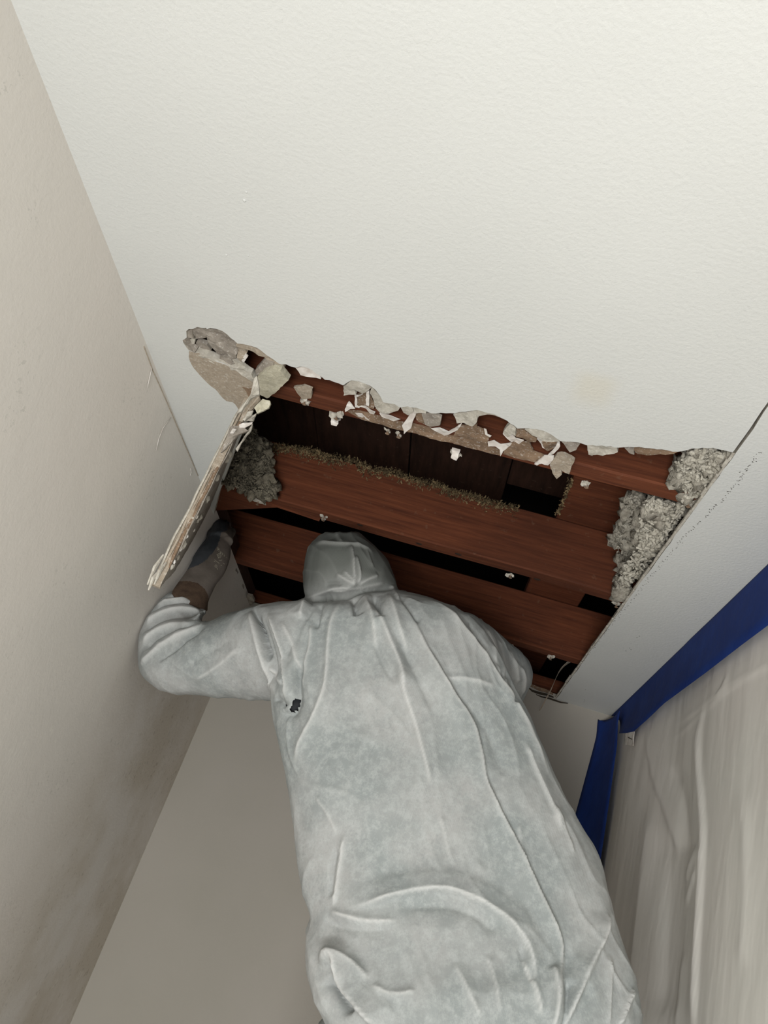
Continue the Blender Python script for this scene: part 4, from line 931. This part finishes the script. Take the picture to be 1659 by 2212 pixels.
m3 = bpy.data.meshes.new_from_object(tmp.evaluated_get(bpy.context.evaluated_depsgraph_get())); bpy.data.objects.remove(tmp)
V = np.array([v.co[:] for v in m3.vertices]); Fc = [tuple(p.vertices) for p in m3.polygons]
V[:, 0] = np.maximum(V[:, 0], XL+.003)
pv = projv(V); cuffline = lambda x, y: None
coat = [G_(*p) for p in [(280, 1010), (330, 975), (480, 920), (620, 830), (740, 700), (830, 560), (880, 420), (900, 330), (1000, 300), (1100, 0), (0, 0), (0, 1010)]]
cuff = [G_(*p) for p in [(-100, 1300), (160, 1205), (330, 1205), (480, 1245), (590, 1330), (660, 1460), (700, 1700), (600, 2000), (-200, 2000)]]
mi = []
for f in Fc:
    c = pv[list(f)].mean(0); mi.append(2 if inpoly(c[0], c[1], cuff) else 1 if inpoly(c[0], c[1], coat) else 0)
glove = mk('glove', V, Fc, ['glove_fabric', 'glove_coat', 'glove_cuff'], per, True, mi); glove['label'] = 'grey-brown work glove with blue-black coating'
gb = BVHTree.FromPolygons([tuple(v) for v in V], Fc)
def decal(name, polys2d, m, parent, off=.0007):
    parts = []
    for poly in polys2d:
        vv = []
        for px, py in poly:
            r = Vector(ray(px, py)).normalized(); h = gb.ray_cast(Vector((0, 0, 0)), r)
            if h[0] is None: vv = None; break
            vv.append(np.array(h[0]-r*off))
        if vv: n = len(vv); rr = np.array(Vector(ray(*poly[0])).normalized()); parts.append((vv+[v+rr*.0009 for v in vv], [tuple(range(n)), tuple(range(n, 2*n))[::-1]]+[(i, (i+1) % n, n+(i+1) % n, n+i) for i in range(n)]))
    if parts: V, Fc = join(parts); return mk(name, V, Fc, m, parent)
def stroke(a, b, w):
    d = math.hypot(b[0]-a[0], b[1]-a[1])+1e-6; nx, ny_ = -(b[1]-a[1])/d*w/2, (b[0]-a[0])/d*w/2
    return [(a[0]+nx, a[1]+ny_), (b[0]+nx, b[1]+ny_), (b[0]-nx, b[1]-ny_), (a[0]-nx, a[1]-ny_)]
def strokes(o, ux, uy, segs, w):   # letters drawn on a local grid
    T = lambda p: G_(o[0]+ux[0]*p[0]+uy[0]*p[1], o[1]+ux[1]*p[0]+uy[1]*p[1])
    return [stroke(T(a), T(b), w) for a, b in segs]
LET = {'M': [((0, 1), (0, 0)), ((0, 0), (.4, .6)), ((.4, .6), (.8, 0)), ((.8, 0), (.8, 1))], 'a': [((0, .5), (.6, .45)), ((.6, .45), (.6, 1)), ((.6, 1), (0, 1)), ((0, 1), (0, .72)), ((0, .72), (.6, .7))],
       'x': [((0, .4), (.6, 1)), ((.6, .4), (0, 1))], 'i': [((.15, .45), (.15, 1)), ((.15, .18), (.15, .26))]}
seg = []
ox = 835
for k, ch in enumerate('Maxi'):
    seg += strokes((836+k*34+(10 if k else 0), 598+k*32+(8 if k else 0)), (30, 26), (-6, 62), LET[ch], .75)
for cx, cy, r in ((862, 745, 34), (862, 745, 15), (800, 935, 20)):
    cc = [(cx+r*math.cos(t*.7854), cy+r*1.15*math.sin(t*.7854)) for t in range(9)]
    seg += [stroke(G_(*cc[i]), G_(*cc[i+1]), .8) for i in range(8)]
for a, b in (((775, 820), (860, 890)), ((765, 845), (905, 930)), ((815, 720), (850, 800)), ((880, 690), (1000, 790)), ((900, 820), (990, 900)), ((850, 830), (900, 840)), ((815, 960), (830, 1000)), ((930, 880), (960, 905))):
    seg.append(stroke(G_(*a), G_(*b), .8))
decal('printed_mark', seg, 'print', glove)
# right glove, hidden behind the shoulder
r0 = at(985, 1400, 1.88); r1 = at(960, 1385, 1.93); parts = [chain([(r0, .036), (r1, .036), (r1+np.array([0, .03, .03]), .034)])]
for k in range(4): parts.append(chain([(r1+np.array([-.03+.02*k, .02, .03]), .012), (r1+np.array([-.032+.021*k, .04, .06]), .011), (r1+np.array([-.03+.02*k, .05, .08-.004*abs(k-1.5)]), .009)]))
parts.append(chain([(r1+np.array([-.03, 0, 0]), .014), (r1+np.array([-.055, .01, .03]), .012), (r1+np.array([-.05, .02, .055]), .010)]))
V, Fc = join(parts); mk('glove', V, Fc, 'glove_fabric', per, True)
for s in (-1, 1):
    cx = .16+s*.12
    rings = []
    for z, y0, y1, w in ((-.858, 1.20, 1.47, .046), (-.84, 1.195, 1.475, .05), (-.81, 1.20, 1.46, .047), (-.78, 1.21, 1.39, .047), (-.74, 1.225, 1.375, .053), (-.70, 1.23, 1.37, .055)):
        rings.append([np.array([cx+math.cos(2*math.pi*j/20)*w, (y0+y1)/2+math.sin(2*math.pi*j/20)*(y1-y0)/2, z]) for j in range(20)])
    V, Fc = close_rings(rings, 20); mk('boot', V, Fc, 'boot', per, True)
# step ladder below the frame
lad = thing('step_ladder', (.16, 1.33, ZF), 'aluminium step ladder the person stands on, below the frame', 'ladder')
for s in (-1, 1):
    V, Fc = gridbox(-.012, .012, -.03, .03, 0, .84, 4, 0, 0, 2); V = [(x+.16+s*(.27-.04*(z/.84)), y+1.12+.16*(z/.84), z+ZF) for x, y, z in V]; mk('rail', V, Fc, 'alu', lad)
    V, Fc = gridbox(-.010, .010, -.015, .015, 0, .84, 4, 0, 0, 2); V = [(x+.16+s*(.25-.04*(z/.84)), y+1.66-.24*(z/.84), z+ZF) for x, y, z in V]; mk('rear_leg', V, Fc, 'alu', lad)
for k in range(3):
    z = ZF+.23*(k+1); V, Fc = gridbox(.16-.25, .16+.25, 1.10+.16*(z-ZF)/.84, 1.21+.16*(z-ZF)/.84, z, z+.028, 3, 0, 0, 0); mk('step', V, Fc, 'alu', lad)
V, Fc = gridbox(.16-.26, .16+.26, 1.18, 1.50, ZF+.81, ZF+.84, 3, 0); mk('step', V, Fc, 'alu', lad)
